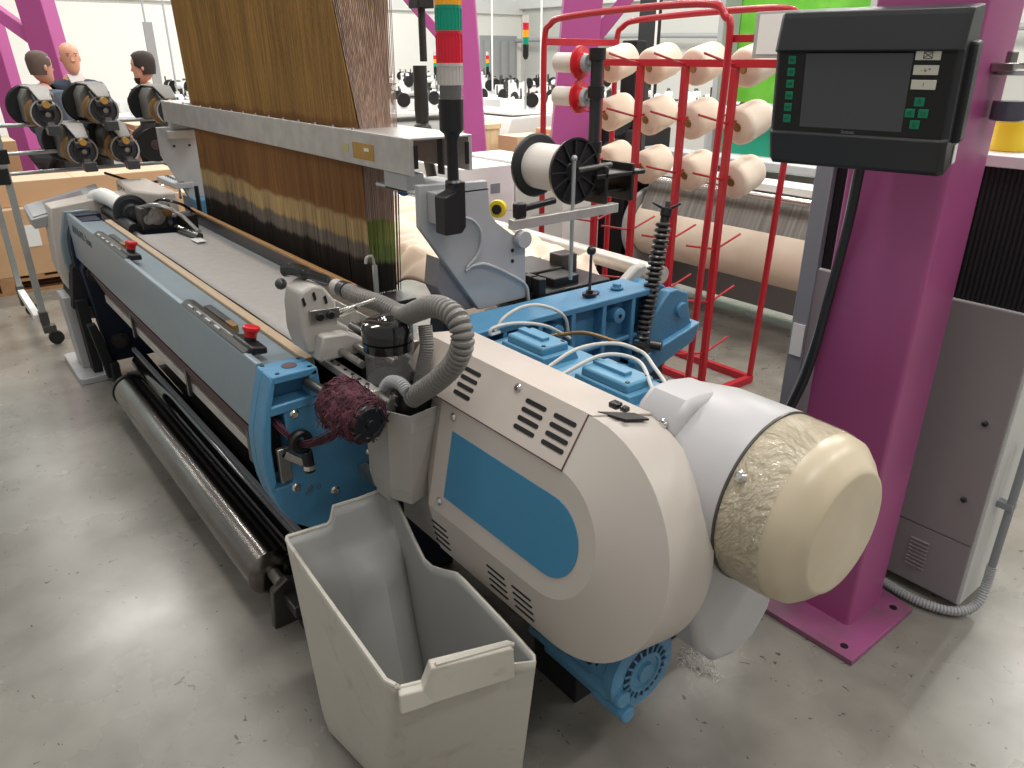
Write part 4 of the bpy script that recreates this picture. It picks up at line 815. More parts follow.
# spool, black post, small red spools
ys = thing('yarn_spool', 'big white yarn spool with black flanges lying above the loom arm', 'spool', (-2.02,1.78,1.18))
sc_ = Vector((-1.935,1.772,1.293)); ax_ = Vector((1,0,0))
MB().lathe([(0,.078),(.19,.078)], sc_-ax_*.18, ax_, 48).build('yarn_body','white_yarn',ys)
MB().lathe([(0,.108),(.012,.110),(.018,.104),(.02,.078)], sc_-ax_*.195, ax_, 48).build('flange','charcoal',ys)
f2 = MB().lathe([(0,.106),(.014,.110),(.014,.103),(.006,.100),(.006,.04),(.014,.036),(.016,.02)], sc_+ax_*.005, ax_, 48); f2.build('flange','black',ys)
for k in range(12):
    a = 2*PI*k/12; e = Vector((0,math.cos(a),math.sin(a))); t = Vector((0,-math.sin(a),math.cos(a)))
    MB().obox(sc_+ax_*.014+e*.068, (.005,0,0), e*.034, t*.0022).build('spoke','charcoal',ys)
ho = thing('spool_holder', 'black vertical post with clamps and arms holding the spools over the loom', 'holder', (-2.10,2.03,1.17))
MB().cyl((-2.10,2.03,1.22),(-2.10,2.03,1.66), .022, seg=16).build('post','charcoal',ho)
for z_ in (1.655,1.53,1.34): MB().lathe([(0,.030),(.04,.030)], (-2.10,2.03,z_-.02), (0,0,1), 14).build('clamp','black',ho)
MB().box(-2.06,-1.90,1.86,2.10,1.26,1.275).box(-2.06,-1.90,1.90,1.915,1.17,1.30).box(-2.06,-1.90,2.03,2.045,1.17,1.30).box(-2.05,-1.93,1.84,2.06,1.20,1.212).build('holder_bracket','black',ho,bevel=.003)
MB().cyl((-1.90,1.765,1.30),(-1.93,1.95,1.30), .010).build('spindle','dark_steel',ho)
MB().cyl((-1.895,1.745,1.335),(-1.895,1.745,.93), .007).sphere((-1.895,1.745,1.34), .011).build('support_rod','galv',ho)
for z_, lab in ((1.625,'upper of the two small white spools with red flanges on the black post'), (1.51,'lower of the two small white spools with red flanges on the black post')):
    if z_ > 1.6:
        sm0 = thing('small_spool', lab, 'spool', (-2.10,2.03,z_), 'small red flanged spools')
        a0, a1 = Vector((-2.285,2.0,z_+.002)), Vector((-2.11,2.03,z_))
        MB().lathe([(0,.028),(.008,.034),(.12,.034)], a0, a1-a0, 26).build('yarn_body','white_yarn',sm0)
        MB().lathe([(0,.058),(.008,.057),(.014,.036),(.04,.028)], a0+(a1-a0).normalized()*.108, a1-a0, 30).build('flange','red_plastic',sm0)
        MB().lathe([(.0,.034),(.03,.030)], a0+(a1-a0).normalized()*.122, a1-a0, 20).cyl(a1-(a1-a0)*.2, a1, .012).build('spool_hub','cable_grey',sm0)
    else: copy_tree(sm0, (-2.10,2.03,z_), label=lab)

# ================================================================== pale cloth over warp at the back of the loom
nx, ny = 150, 70; vs = []; fs = []
for i in range(nx+1):
    for j in range(ny+1):
        x = -4.35+2.28*i/nx; y = 1.44+.80*j/ny; e = max(0, .12-min(i/nx, 1-i/nx))*3
        q_ = x*1.0+y*2.2+.25*math.sin(y*5+x*2); z_ = .865 + .040*abs(math.sin(q_*4.2)) + .028*abs(math.sin(q_*9.7+1.3*math.sin(x*3))) + .018*abs(math.sin(x*13-y*19+math.sin(x*7)*1.5)) + .02*math.sin(y*3+x) - 1.6*max(0, (i-nx+10)/nx)*1.2 - 1.2*max(0, (j-ny+10)/ny) - .8*max(0,(8-j)/ny)
        vs.append((x, y + .015*math.sin(x*13), z_))
for i in range(nx):
    for j in range(ny): a = i*(ny+1)+j; fs.append((a, a+1, a+ny+2, a+ny+1))
cl = MB().add(vs, fs).build('draped_cloth','cloth',angle=180); cl.modifiers.new('s','SOLIDIFY').thickness = .006
tag(cl, 'creased cream cloth draped over the warp behind the harness', 'cloth')

# ================================================================== big warp beam machine at rear right
wm = thing('warping_machine', 'warping machine with large cream yarn beam behind the red rack', 'machine', (-2.6,4.3,0))
MB().lathe([(0,.205),(2.9,.205)], (-3.66,4.15,.53), (1,0,0), 56).build('yarn_beam','cream_yarn',wm,label='large roll of cream yarn')
MB().lathe([(0,.27),(.02,.275),(.03,.265)], (-3.70,4.15,.53), (1,0,0), 56).build('beam_flange','steel_grey',wm)
MB().lathe([(0,.27),(.02,.275),(.03,.265)], (-.76,4.15,.53), (1,0,0), 56).build('beam_flange','steel_grey',wm)
MB().loft([[(-3.64,4.0,.67),(-.78,4.0,.67)],[(-3.64,4.10,.90),(-.78,4.10,.90)],[(-3.64,4.115,.90),(-.78,4.115,.90)],[(-3.64,4.02,.67),(-.78,4.02,.67)]],False,False).build('warp_threads','warp_sheet',wm)
MB().box(-4.0,-.6,4.05,4.25,.90,.945).build('top_rail','white',wm,bevel=.004)
MB().box(-4.0,-.6,4.30,4.5,.98,1.03).build('rear_rail','cable_grey',wm,bevel=.004)
MB().cyl((-4.0,4.0,.88),(-.6,4.0,.88), .02).build('guide_roller','chrome',wm)
MB().box(-3.95,-3.76,3.95,4.6,.0,.95).build('side_frame','black',wm,bevel=.006); MB().box(-.7,-.6,3.95,4.6,.0,.95).build('side_frame','mach_cool',wm,bevel=.006)
MB().box(-3.76,-.7,4.45,4.5,.05,.95).build('rear_panel','cable_grey',wm)
MB().box(-4.3,-4.02,4.2,4.7,.0,1.15).box(-4.2,-4.05,4.3,4.4,1.15,1.75).build('black_gantry','black_matt',wm,bevel=.01)
for y, z_ in ((4.05,1.25),(4.05,.98),(4.0,.75)): MB().lathe([(0,.10),(.03,.13),(.06,.12),(.07,.05)], (-4.0,y,z_), (1,-.2,0), 28).build('black_wheel','black',wm)
MB().box(-3.9,-3.86,4.2,4.24,.95,1.6).build('toothed_post','dark_steel',wm)
ff = thing('sheet_frame', 'tall frame hung with a lime sheet above a teal sheet behind the red rack', 'frame', (-4.5,6.8,0))
MB().box(-5.3,-3.85,7.0,7.03,1.21,2.6).build('lime_sheet','lime',ff); MB().box(-5.0,-3.7,6.6,6.62,.75,1.12).build('teal_sheet','teal',ff); MB().box(-5.05,-3.6,6.5,6.7,1.12,1.19).build('white_rail','white',ff,bevel=.004)
for x in (-5.25,-3.70): MB().box(x,x+.06,6.72,6.98,0,2.6).build('frame_post','cable_grey',ff)
cvb = thing('covered_bench', 'long machine bench under a pale grey cover behind the wooden barrel', 'machine', (-8.0,6.1,0))
MB().loft([[(-8.7,5.6,.0),(-7.3,5.6,.0),(-7.3,6.4,.0),(-8.7,6.4,.0)],[(-8.7,5.6,.72),(-7.3,5.6,.72),(-7.3,6.4,.92),(-8.7,6.4,.92)],[(-8.65,5.75,.98),(-7.35,5.75,.98),(-7.35,6.35,1.0),(-8.65,6.35,1.0)]]).build('bench_cover','mach_grey_side',cvb,bevel=.02)
MB().box(-8.6,-7.4,5.8,6.3,1.0,1.03).build('bench_top','white',cvb,bevel=.004)
# ================================================================== feeder stand and weft feeders on the left
fs_ = thing('feeder_stand', 'wheeled grey steel stand with rails for the weft feeders at the loom far end', 'stand', (-5.25,.8,0))
def F(mb, nm, m='galv', bevel=0.): return mb.build(nm, m, fs_, bevel=bevel)
for x, y in ((-5.22,.45),(-5.95,.42)):
    F(MB().box(x-.022,x+.022,y-.018,y+.018,.14,1.35), 'upright', bevel=.003)
    F(MB().box(x-.028,x+.028,y-.024,y+.024,.14,.22), 'socket', 'dark_steel', .003)
    F(MB().box(x-.03,x+.03,y-.02,y+.05,.085,.13), 'caster_fork', 'dark_steel', .004)
    F(MB().cyl((x-.015,y+.04,.045),(x+.015,y+.04,.045), .042, seg=20), 'caster_wheel', 'black')
F(MB().box(-5.95,-5.22,.40,.44,.16,.20), 'lower_rail', 'white', .003)
F(MB().box(-5.27,-5.21,1.50,1.54,.2,1.35), 'upright', bevel=.003); F(MB().box(-5.6,-4.95,1.48,1.56,.0,.05), 'stand_foot', bevel=.004); F(MB().box(-5.26,-5.22,1.50,1.54,.05,.2), 'stand_stem')
for z_ in (1.025,1.135,1.288): F(MB().cyl((-5.28,.42,z_),(-5.28,1.62,z_), .011), 'rail')
F(MB().box(-5.30,-5.18,.40,.46,.98,1.07).box(-5.30,-5.18,.38,.44,1.22,1.32).box(-5.29,-5.19,.42,.48,1.09,1.17), 'rail_clamp', 'black', .005)
fe0 = None
FE = [(.68,1.385,'upper left weft feeder with black disc, leftmost of the row below the two men'), (.965,1.395,'upper middle weft feeder in front of the bald man in navy'), (1.32,1.375,'upper right weft feeder behind the end of the aluminium rail'), (.815,1.185,'lower left weft feeder on the stand beside the far end of the loom'), (1.035,1.18,'lower right weft feeder on the stand, next to the black reel')]
for y, z_, lab in FE:
    if fe0 is None:
        fe0 = thing('weft_feeder', lab, 'feeder', (0,0,0), 'weft feeders on the stand')
        X = Vector((1,0,0))
        MB().lathe([(0,.088),(.012,.092),(.02,.085)], (-.16,-.02,0), (1,0,0), 32).build('rear_disc','black',fe0)
        MB().prism([(-.062,-.06),(.05,-.06),(.062,.05),(.035,.082),(-.04,.078),(-.062,.04)], 'x', -.14, .02).build('motor_body','feeder_grey',fe0,bevel=.006)
        MB().prism([(-.145,.05),(.06,.060),(.17,.018),(.17,-.005),(.06,.022),(-.145,.02)], 'y', -.03, .035).build('top_arm','feeder_dark',fe0,bevel=.005)
        MB().loft([[(-.14,-.045,.082),(-.14,.045,.082),(-.14,.045,.090),(-.14,-.045,.090)],[(.05,-.035,.078),(.05,.04,.078),(.05,.04,.086),(.05,-.035,.086)],[(.16,-.02,.030),(.16,.03,.030),(.16,.03,.038),(.16,-.02,.038)]]).build('arm_cover','feeder_grey',fe0,bevel=.003)
        MB().lathe([(0,.066),(.02,.066),(.026,.05)], (.015,0,-.02), (1,0,0), 30).build('brass_ring','bronze',fe0)
        MB().lathe([(0,.050),(.02,.055),(.068,.052)], (.045,0,-.02), (1,0,0), 30).build('yarn_drum','white_yarn' if False else 'steel',fe0)
        MB().lathe([(0,.060),(.02,.062),(.02,.052),(.012,.050),(.012,.038),(.018,.036),(.018,.030),(.010,.028)], (.115,0,-.02), (1,0,0), 32).build('front_ring','feeder_dark',fe0)
        MB().lathe([(0,.061),(.004,.061),(.004,.054)], (.133,0,-.02), (1,0,0), 32, False, False).build('ring_rim','chrome',fe0)
        MB().cyl((.14,0,.02),(.19,0,.02), .014).build('brass_tip','label_orange',fe0)
        MB().cyl((.13,0,-.02),(.175,0,-.02), .010).box(.10,.20,-.012,.012,-.085,-.05).build('tension_arm','steel',fe0)
        MB().box(.17,.23,-.02,.03,-.10,-.06).build('sensor_box','feeder_dark',fe0,bevel=.004)
        c = fe0
    else: c = copy_tree(fe0, label=lab)
    c.location = (-5.12, y, z_); c.scale = (1.28,1.28,1.28)
rr = thing('black_reel', 'round black reel with red hub on the stand beside the grey end plate', 'reel', (-5.1,1.25,1.05))
MB().lathe([(0,.095),(.02,.10),(.03,.095)], (-5.15,1.25,1.15), (1,-.15,0), 36).build('reel_disc','black',rr); MB().lathe([(0,.03),(.012,.028),(.012,.01),(.02,.01)], (-5.12,1.246,1.15), (1,-.15,0), 20).build('reel_hub','plum_strip',rr)
MB().cyl((-5.13,1.27,1.12),(-5.10,1.32,1.03), .008).build('reel_arm','black',rr)
# grey screen console left of the loom
co = thing('operator_console', 'tilted light grey operator console with small display at the loom far left', 'console', (-4.75,.62,.7))
MB().loft([[(-4.90,.47,.80),(-4.72,.47,.80),(-4.72,.82,.85),(-4.90,.82,.85)],[(-4.92,.46,.90),(-4.70,.46,.855),(-4.70,.84,.93),(-4.92,.84,.985)]]).build('console_case','steel_grey',co,bevel=.008,smooth=False)
nrm = (Vector((.22,0,-.045)).cross(Vector((0,.38,.077)))).normalized(); c0 = Vector((-4.81,.65,.918))
MB().obox(c0+nrm*.002, Vector((.22,0,-.045))*.42, Vector((0,.38,.077))*.46, nrm*.002).build('console_face','cable_grey',co,smooth=False)
MB().obox(c0+Vector((-.01,.0,.002))+nrm*.004, Vector((.22,0,-.045))*.24, Vector((0,.38,.077))*.26, nrm*.002).build('console_display','label_yellow' if False else 'mach_grey',co,smooth=False)
MB().box(-4.80,-4.76,.60,.66,.70,.86).build('console_stem','steel_grey',co)
tag(MB().tube([(-5.2,.95,1.0),(-5.0,1.08,.955),(-4.9,1.2,.97),(-4.85,1.33,1.01)], .008, 8).build('black_cable','black'), 'loose black cable hanging below the weft feeders', 'cable')
# cartons and pallets
def carton(x0, x1, y0, y1, z0, z1, lab, m='carton', m2='carton_top', grp='cardboard boxes behind the feeder stand'):
    t = thing('cardboard_box', lab, 'box', ((x0+x1)/2,(y0+y1)/2,z0), grp)
    MB().box(x0,x1,y0,y1,z0,z1-.004).build('box_body',m,t,bevel=.004)
    MB().box(x0,x1,y0,(y0+y1)/2-.002,z1-.005,z1).box(x0,x1,(y0+y1)/2+.002,y1,z1-.005,z1).build('box_flap',m2,t,bevel=.001)
    return t
big_box = carton(-7.15,-6.6,-.25,1.05,.13,.62,'large tan cardboard box on the pallet behind the stand legs')
carton(-7.15,-6.62,1.12,2.3,.13,.62,'tan cardboard box on the floor pallet, partly hidden by the loom console')
carton(-7.18,-6.7,.25,1.75,.622,.80,'long flat tan cardboard box laid over the boxes below the feeders')
carton(-8.9,-8.3,-.1,.85,.0,.95,'pale cardboard box standing behind the person with cropped hair')
carton(-9.4,-8.7,1.95,2.35,.0,1.0,'tan cardboard box farther back between the feeders')
carton(-8.2,-7.6,-.3,.55,.0,1.0,'tan cardboard box at the far left edge behind the feeder stand')
MB().obox((-6.598,.62,.42), (.002,0,0), (0,.06,.0), (0,0,.08)).build('shipping_label','white',big_box)
def pallet(x0, x1, y0, y1, lab):
    t = thing('wooden_pallet', lab, 'pallet', ((x0+x1)/2,(y0+y1)/2,0), 'wooden pallets')
    n_ = int((x1-x0)/.13)
    for i in range(7): y = y0+(y1-y0-.09)*i/6; MB().box(x0,x1,y,y+.09,.11,.13).build('top_board','pallet_wood',t)
    for x in (x0,(x0+x1)/2-.05,x1-.10):
        MB().box(x,x+.10,y0,y1,.09,.11).build('stringer','pallet_wood',t); MB().box(x,x+.10,y0,y1,.0,.02).build('bottom_board','pallet_wood',t)
        for y in (y0,(y0+y1)/2-.05,y1-.1): MB().box(x,x+.10,y,y+.1,.02,.09).build('block','pallet_wood',t)
pallet(-7.15,-6.6,-.25,1.05,'wooden pallet under the large tan cardboard box'); pallet(-7.15,-6.6,1.10,2.4,'wooden pallet under the tan box hidden by the loom console')

# ================================================================== people
def person(loc, face, label, jacket, hairm, skinm, hair, shirt=None, lean=0., h=1.0, tilt=0., beard=False):
    t = thing('person', label, 'person', (loc[0], loc[1], 0))
    o = Vector((loc[0], loc[1], 0)); R_ = Matrix.Rotation(face, 4, 'Z')
    def w(p): 
        x, y, z_ = p; x += lean*max(0, z_-.95); return o + (R_ @ Vector((x, y, z_)))*h
    def skin_mesh(nm, verts, edges, radii, m, sub=2):
        me = bpy.data.meshes.new(nm); me.from_pydata([tuple(w(v)-root_loc(t)) for v in verts], edges, []); ob_ = bpy.data.objects.new(nm, me); COL.objects.link(ob_); ob_.parent = t
        ob_.modifiers.new('sk','SKIN'); 
        for i, r in enumerate(radii): me.skin_vertices[0].data[i].radius = (r*h, r*h) if not isinstance(r, tuple) else (r[0]*h, r[1]*h)
        me.skin_vertices[0].data[0].use_root = True
        s = ob_.modifiers.new('sub','SUBSURF'); s.levels = sub; s.render_levels = sub; me.materials.append(M[m]); me.shade_smooth(); return ob_
    # x forward, y to the left
    V = [(0,0,.95),(0,0,1.12),(0,0,1.32),(0,0,1.44),(.01,0,1.52),
         (0,.10,.88),(.01,.11,.50),(0,.11,.10),(.13,.13,.05),(0,-.10,.88),(.01,-.11,.50),(0,-.11,.10),(.13,-.13,.05),
         (0,.15,1.35),(.02,.24,1.12),(.20,.20,1.02),(0,-.15,1.35),(.02,-.24,1.12),(.22,-.18,1.05)]
    E = [(0,1),(1,2),(2,3),(3,4),(0,5),(5,6),(6,7),(7,8),(0,9),(9,10),(10,11),(11,12),(3,13),(13,14),(14,15),(3,16),(16,17),(17,18)]
    Rr = [(.12,.09),(.11,.08),(.11,.08),(.06,.055),.052,.09,.062,.045,.035,.09,.062,.045,.035,.040,.038,.034,.040,.038,.034]
    skin_mesh('body', V, E, Rr, 'trousers' if False else skinm)
    # clothes
    skin_mesh('trousers', [(0,0,.97),(0,.10,.88),(.01,.11,.50),(0,.11,.10),(0,-.10,.88),(.01,-.11,.50),(0,-.11,.10)], [(0,1),(1,2),(2,3),(0,4),(4,5),(5,6)], [(.165,.125),.105,.078,.062,.105,.078,.062], 'trousers')
    skin_mesh('jacket', [(0,0,.90),(0,0,1.12),(0,0,1.33),(-.01,0,1.43),(0,.185,1.40),(.02,.245,1.13),(.17,.21,1.04),(0,-.185,1.40),(.02,-.245,1.13),(.19,-.19,1.06)], [(0,1),(1,2),(2,3),(3,4),(4,5),(5,6),(3,7),(7,8),(8,9)], [(.175,.14),(.17,.14),(.185,.145),(.115,.10),.085,.066,.052,.085,.066,.052], jacket)
    if shirt: MB().loft([[w(p) for p in ((.13,-.05,1.42),(.135,.05,1.42),(.07,.06,1.50),(.06,-.06,1.50))],[w(p) for p in ((.158,-.02,1.15),(.158,.02,1.15),(.12,.02,1.15),(.12,-.02,1.15))]]).build('shirt_front', shirt, t)
    # hands
    for sy_, bx, by, bz in ((1,.20,.20,1.02),(-1,.22,-.18,1.05)):
        hm = MB(); hm.sphere((0,0,0), .04, sc=(1.1,.45,.9)); hm.v = [tuple(w((bx+.05+v_[0], by+v_[1], bz+v_[2]))) for v_ in hm.v]
        for k, ln in enumerate((.062,.070,.066,.052)):
            zz = .024-.016*k; hm.tube([w((bx+.08,by,bz+zz)), w((bx+.08+ln*.6,by-.006*sy_,bz+zz-.006)), w((bx+.08+ln,by-.02*sy_,bz+zz-.018))], .0085*h, 6, 3)
        hm.tube([w((bx+.04,by-.01*sy_,bz+.03)), w((bx+.07,by-.025*sy_,bz+.045)), w((bx+.095,by-.03*sy_,bz+.045))], .0095*h, 6, 3)
        hm.build('hand', skinm, t)
    # head
    hc = Vector((.02,0,1.63)); hd = MB(); seg = 24; loops = []
    T_ = Matrix.Rotation(tilt, 4, 'Y')
    def hw(p): q = T_ @ Vector(p); return w((hc.x+q.x, hc.y+q.y, hc.z+q.z))
    for j, (z_, rx, ry, cx) in enumerate(((-.135,.02,.02,.045),(-.125,.040,.034,.045),(-.10,.068,.052,.028),(-.06,.082,.064,.012),(-.02,.092,.072,.003),(.02,.098,.077,0),(.06,.097,.077,-.003),(.095,.080,.066,-.006),(.118,.050,.043,-.008),(.126,.018,.016,-.008))):
        loops.append([hw((cx+rx*math.cos(2*PI*i/seg), ry*math.sin(2*PI*i/seg), z_)) for i in range(seg)])
    hd.loft(loops)
    hd.loft([[hw(p) for p in ((.092,-.008,.02),(.092,.008,.02),(.085,.008,.0),(.085,-.008,.0))],[hw(p) for p in ((.112,-.014,-.025),(.112,.014,-.025),(.085,.016,-.035),(.085,-.016,-.035))]])
    for sy_ in (-1,1):
        e = MB().sphere((0,0,0), .026, 10, 8, (.6,.32,1)); e.v = [tuple(hw((v_[0]-.005, v_[1]+sy_*.078, v_[2]-.005))) for v_ in e.v]; hd.add(e.v, e.f)
    hd.build('head', skinm, t, angle=70)
    for sy_ in (-1,1):
        MB().sphere(hw((.083,sy_*.030,.018)), .008, 8, 6).build('eye', 'hair', t)
        MB().obox(hw((.091,sy_*.030,.036)), R_ @ Vector((.004,0,0)), R_ @ Vector((0,.014,0)), (0,0,.0025)).build('eyebrow', 'hair_short', t)
    MB().obox(hw((.086,0,-.062)), R_ @ Vector((.004,0,0)), R_ @ Vector((0,.020,0)), (0,0,.004)).build('mouth', 'plum_strip', t)
    if hair:
        hm = MB(); lp = []
        th = {'short': .003, 'full': .010}[hair]
        for z_, rx, ry, cx in ((-.06,.082,.066,-.0),(-.02,.092,.074,-.0),(.02,.098,.078,0),(.06,.098,.079,-.003),(.095,.083,.068,-.006),(.118,.052,.045,-.008),(.128,.016,.014,-.008)):
            row = []
            for i in range(17):
                a = math.radians(88 + 184*i/16) if z_ < .0 else (math.radians(55 + 250*i/16) if z_ < .08 else math.radians(18+324*i/16))
                row.append(hw((cx+(rx+th)*math.cos(a), (ry+th)*math.sin(a), z_+(th if z_ > .09 else 0))))
            lp.append(row)
        hm.loft(lp, True, True, True); hm.build('hair', hairm, t, angle=70)
    if beard:
        bd = MB(); lp = []
        for z_, rx, ry, cx in ((-.145,.030,.026,.045),(-.125,.050,.042,.043),(-.10,.073,.057,.027),(-.085,.079,.061,.022)):
            lp.append([hw((cx+rx*math.cos(math.radians(-80+160*i/14)), ry*math.sin(math.radians(-80+160*i/14)), z_)) for i in range(15)])
        bd.loft(lp, True, True, True); bd.build('beard', 'hair', t, angle=70)
    return t
DY = math.radians
camdir = lambda x, y: math.atan2(-y, -x)
person((-8.25,1.415), camdir(-7.35,1.255)+DY(12), 'bald person in navy jacket and white shirt facing the camera', 'jacket_navy', 'hair', 'skin', None, 'shirt_white', h=1.0)
person((-7.50,1.045), camdir(-7.1,1.03)+DY(125), 'person with cropped dark hair in blue grey jacket seen from behind', 'jacket_blue', 'hair_short', 'skin_dark', 'short', h=.96)
person((-7.50,1.86), camdir(-6.6,1.63)-DY(100), 'dark haired bearded person in black shirt standing in profile facing left', 'shirt_black', 'hair', 'skin', 'full', h=.955, tilt=.05, beard=True)

# ================================================================== far purple columns
def far_col(p0, p1, wv, dv_, lab):
    p0, p1, wv, dv_ = map(Vector, (p0, p1, wv, dv_)); mb = MB()
    mb.loft([[p0-wv-dv_, p0+wv-dv_, p0+wv+dv_, p0-wv+dv_], [p1-wv-dv_, p1+wv-dv_, p1+wv+dv_, p1-wv+dv_]])
    return tag(mb.build('steel_column', 'purple_far', bevel=.006), lab, 'column')
tg = Vector((.62,.79,0)); dp = Vector((-.79,.62,0))
far_col((-6.48,4.68,0), (-6.62,4.50,3.6), tg*.10, dp*.12, 'slim leaning purple column directly behind the signal tower')
far_col((-4.50,3.98,0), (-4.36,4.16,3.2), tg*.135, dp*.13, 'purple column behind the left leg of the red rack')
far_col((-4.36,4.16,1.75), (-3.9,4.7,2.6), tg*.06, dp*.06, 'slanting purple brace joining the column behind the red rack')
far_col((-6.70,4.40,1.80), (-7.1,3.8,2.6), tg*.06, dp*.06, 'slanting purple brace above the black lamp pole')
far_col((-8.84,1.48,0), (-9.02,1.26,3.6), tg*.12, dp*.12, 'wide purple column behind the bald man')
far_col((-9.88,1.13,0), (-9.98,.98,3.6), tg*.09, dp*.10, 'dark purple column at the left edge of the hall')
far_col((-8.94,1.36,1.72), (-9.72,.66,2.45), tg*.09, dp*.06, 'diagonal purple brace above the man with cropped hair')
far_pole = thing('lamp_pole', 'black jointed lamp pole hanging between harness and signal tower', 'pole', (-3.83,2.36,1.2))
MB().cyl((-3.82,2.38,1.62),(-3.82,2.38,2.3), .020).lathe([(0,.035),(.06,.040),(.30,.038)], (-3.83,2.36,1.30), (0,0,1), 16).build('pole_tube','charcoal',far_pole)
MB().sphere((-3.83,2.36,1.26), .055).build('pole_knuckle','black',far_pole); MB().box(-3.87,-3.77,2.33,2.43,1.88,2.02).build('pole_joint','black',far_pole,bevel=.005)
MB().cyl((-3.83,2.36,1.26),(-3.75,2.55,.0), .03).build('pole_foot','black',far_pole)
tag(MB().box(-9.5,-9.46,2.40,2.49,0,1.98).build('grey_post','cable_grey'), 'light grey upright post between the dark haired man and the harness', 'post')

# ================================================================== far signal towers
def far_tower(x, y, zt, s, lab):
    t = thing('signal_tower', lab, 'signal light', (x,y,0), 'signal towers across the hall')
    z_ = zt
    for nm, mm in (('clear_lens','lamp_clear'),('red_lens','lamp_red'),('amber_lens','lamp_amber'),('green_lens','lamp_green')):
        MB().lathe([(0,.035*s),(.075*s,.035*s)], (x,y,z_-.075*s), (0,0,1), 16).build(nm,mm,t); z_ -= .075*s
    MB().lathe([(0,.018*s),(.04*s,.035*s),(.16*s,.035*s)], (x,y,z_-.16*s), (0,0,1), 16).build('tower_base','black',t); z_ -= .16*s
    MB().cyl((x,y,0),(x,y,z_), .014*s, seg=10).build('pole','galv',t)
far_tower(-7.77,6.3,2.09,1.05,'signal tower on a thin grey pole nearest the red rack')
far_tower(-12.9,9.5,1.72,.9,'small distant signal tower in front of the grey door')
far_tower(-13.5,8.67,1.72,.9,'small distant signal tower just left of the near signal tower')
# ================================================================== boxes, crates in mid distance
def wcarton(x0,x1,y0,y1,z0,z1,lab):
    t = carton(x0,x1,y0,y1,z0,z1,lab,'white_carton','white','white cartons behind the loom')
    MB().box(x1,x1+.002,(y0+y1)/2+.02,(y0+y1)/2+.12,(z0+z1)/2-.03,(z0+z1)/2+.05).build('printed_mark','grey_ink',t)
    return t
wcarton(-6.0,-5.2,3.55,4.10,.42,.80,'white carton on the stack behind the end plate, nearer one')
wcarton(-6.0,-5.2,4.12,4.55,.42,.82,'white carton on the stack beside the wooden barrel, farther one')
wcarton(-6.0,-5.2,3.55,4.55,.0,.418,'wide white carton at the bottom of the stack behind the end plate')
cr_ = thing('wooden_barrel', 'round pale wooden barrel crate in front of the slim purple column', 'barrel', (-7.3,5.28,0))
MB().lathe([(0,.20),(.90,.21)], (-7.3,5.28,0), (0,0,1), 20).build('staves','pine',cr_,smooth=False); MB().lathe([(0,.225),(.05,.225)], (-7.3,5.28,.90), (0,0,1), 20).build('lid','pine',cr_)
carton(-6.95,-6.6,5.25,5.70,.0,.85,'orange brown cardboard box right of the wooden barrel',grp='cartons behind the spool')
carton(-6.9,-6.5,5.75,6.4,.0,.90,'orange brown cardboard box half hidden by the yarn spool',grp='cartons behind the spool')
tag(MB().box(-4.35,-3.85,3.45,3.80,0,1.0).build('utility_cabinet','mach_grey_side',bevel=.006), 'pale grey utility cabinet seen under the white yarn spool', 'cabinet')
# ================================================================== far work tables crowded with small machines
def table(x0,x1,y0,y1,z_,lab,m='white'):
    t = thing('work_table', lab, 'table', ((x0+x1)/2,(y0+y1)/2,0), 'long white work tables')
    MB().box(x0,x1,y0,y1,z_-.04,z_).build('tabletop',m,t,bevel=.004)
    for x in (x0+.05,x1-.09):
        for y in (y0+.05,y1-.09): MB().box(x,x+.04,y,y+.04,0,z_-.04).build('leg','cable_grey',t)
    MB().box(x0+.1,x1-.1,y0+.08,y1-.08,.25,z_-.12).build('shelf_cover','mach_grey_side',t)
TBL = [(-11.4,-10.4,1.6,4.6,.98,'long white table behind the three people'), (-10.2,-9.2,4.9,7.4,.95,'long white table behind the near signal tower'), (-8.9,-8.1,6.6,9.2,.95,'long white table between the purple columns'),
       (-13.8,-12.8,3.5,8.5,1.05,'far white table across the hall to the left'), (-12.2,-11.2,8.2,11.6,1.02,'far white table before the grey door'), (-7.6,-6.4,8.2,10.2,.98,'white table seen through the red rack'), (-10.4,-9.2,2.6,4.6,.90,'white table left of the black lamp pole'), (-15.8,-14.8,6,11.5,1.08,'farthest white table by the hall wall')]
for a in TBL: table(*a)
protos = []
def sm_thing(nm, lab, cat, grp): 
    t = thing(nm, lab, cat, (0,0,0), grp); return t
a = sm_thing('table_feeder','small white yarn feeder with black disc on a far table','feeder','small machines on the far tables')
MB().box(-.09,.09,-.06,.06,.0,.16).build('feeder_body','white',a,bevel=.01); MB().lathe([(0,.09),(.02,.09)], (.09,0,.16), (1,-.3,0), 18).build('feeder_disc','black',a); MB().cyl((0,0,.15),(0,0,.30), .012, seg=8).build('feeder_post','dark_steel',a)
b = sm_thing('table_cone','small white yarn cone standing on a far table','yarn cone','small cones on the far tables')
MB().lathe([(0,.07),(.02,.08),(.18,.045),(.20,.015)], (0,0,0), (0,0,1), 16).build('yarn_body','white_yarn',b)
c = sm_thing('table_winder','small black and white winding head on a far table','winder','small winders on the far tables')
MB().box(-.10,.10,-.03,.03,.0,.05).build('winder_base','black',c,bevel=.004); MB().obox((0,0,.14), (.03,0,.09), (0,.03,0), (-.02,0,.03)).build('winder_arm','dark_steel',c,bevel=.004); MB().lathe([(0,.04),(.05,.05),(.10,.04)], (.02,-.05,.18), (0,1,0), 16).build('winder_bobbin','white',c)
d = sm_thing('table_bobbin','small red and white bobbin on a far table','bobbin','small red bobbins on the far tables')
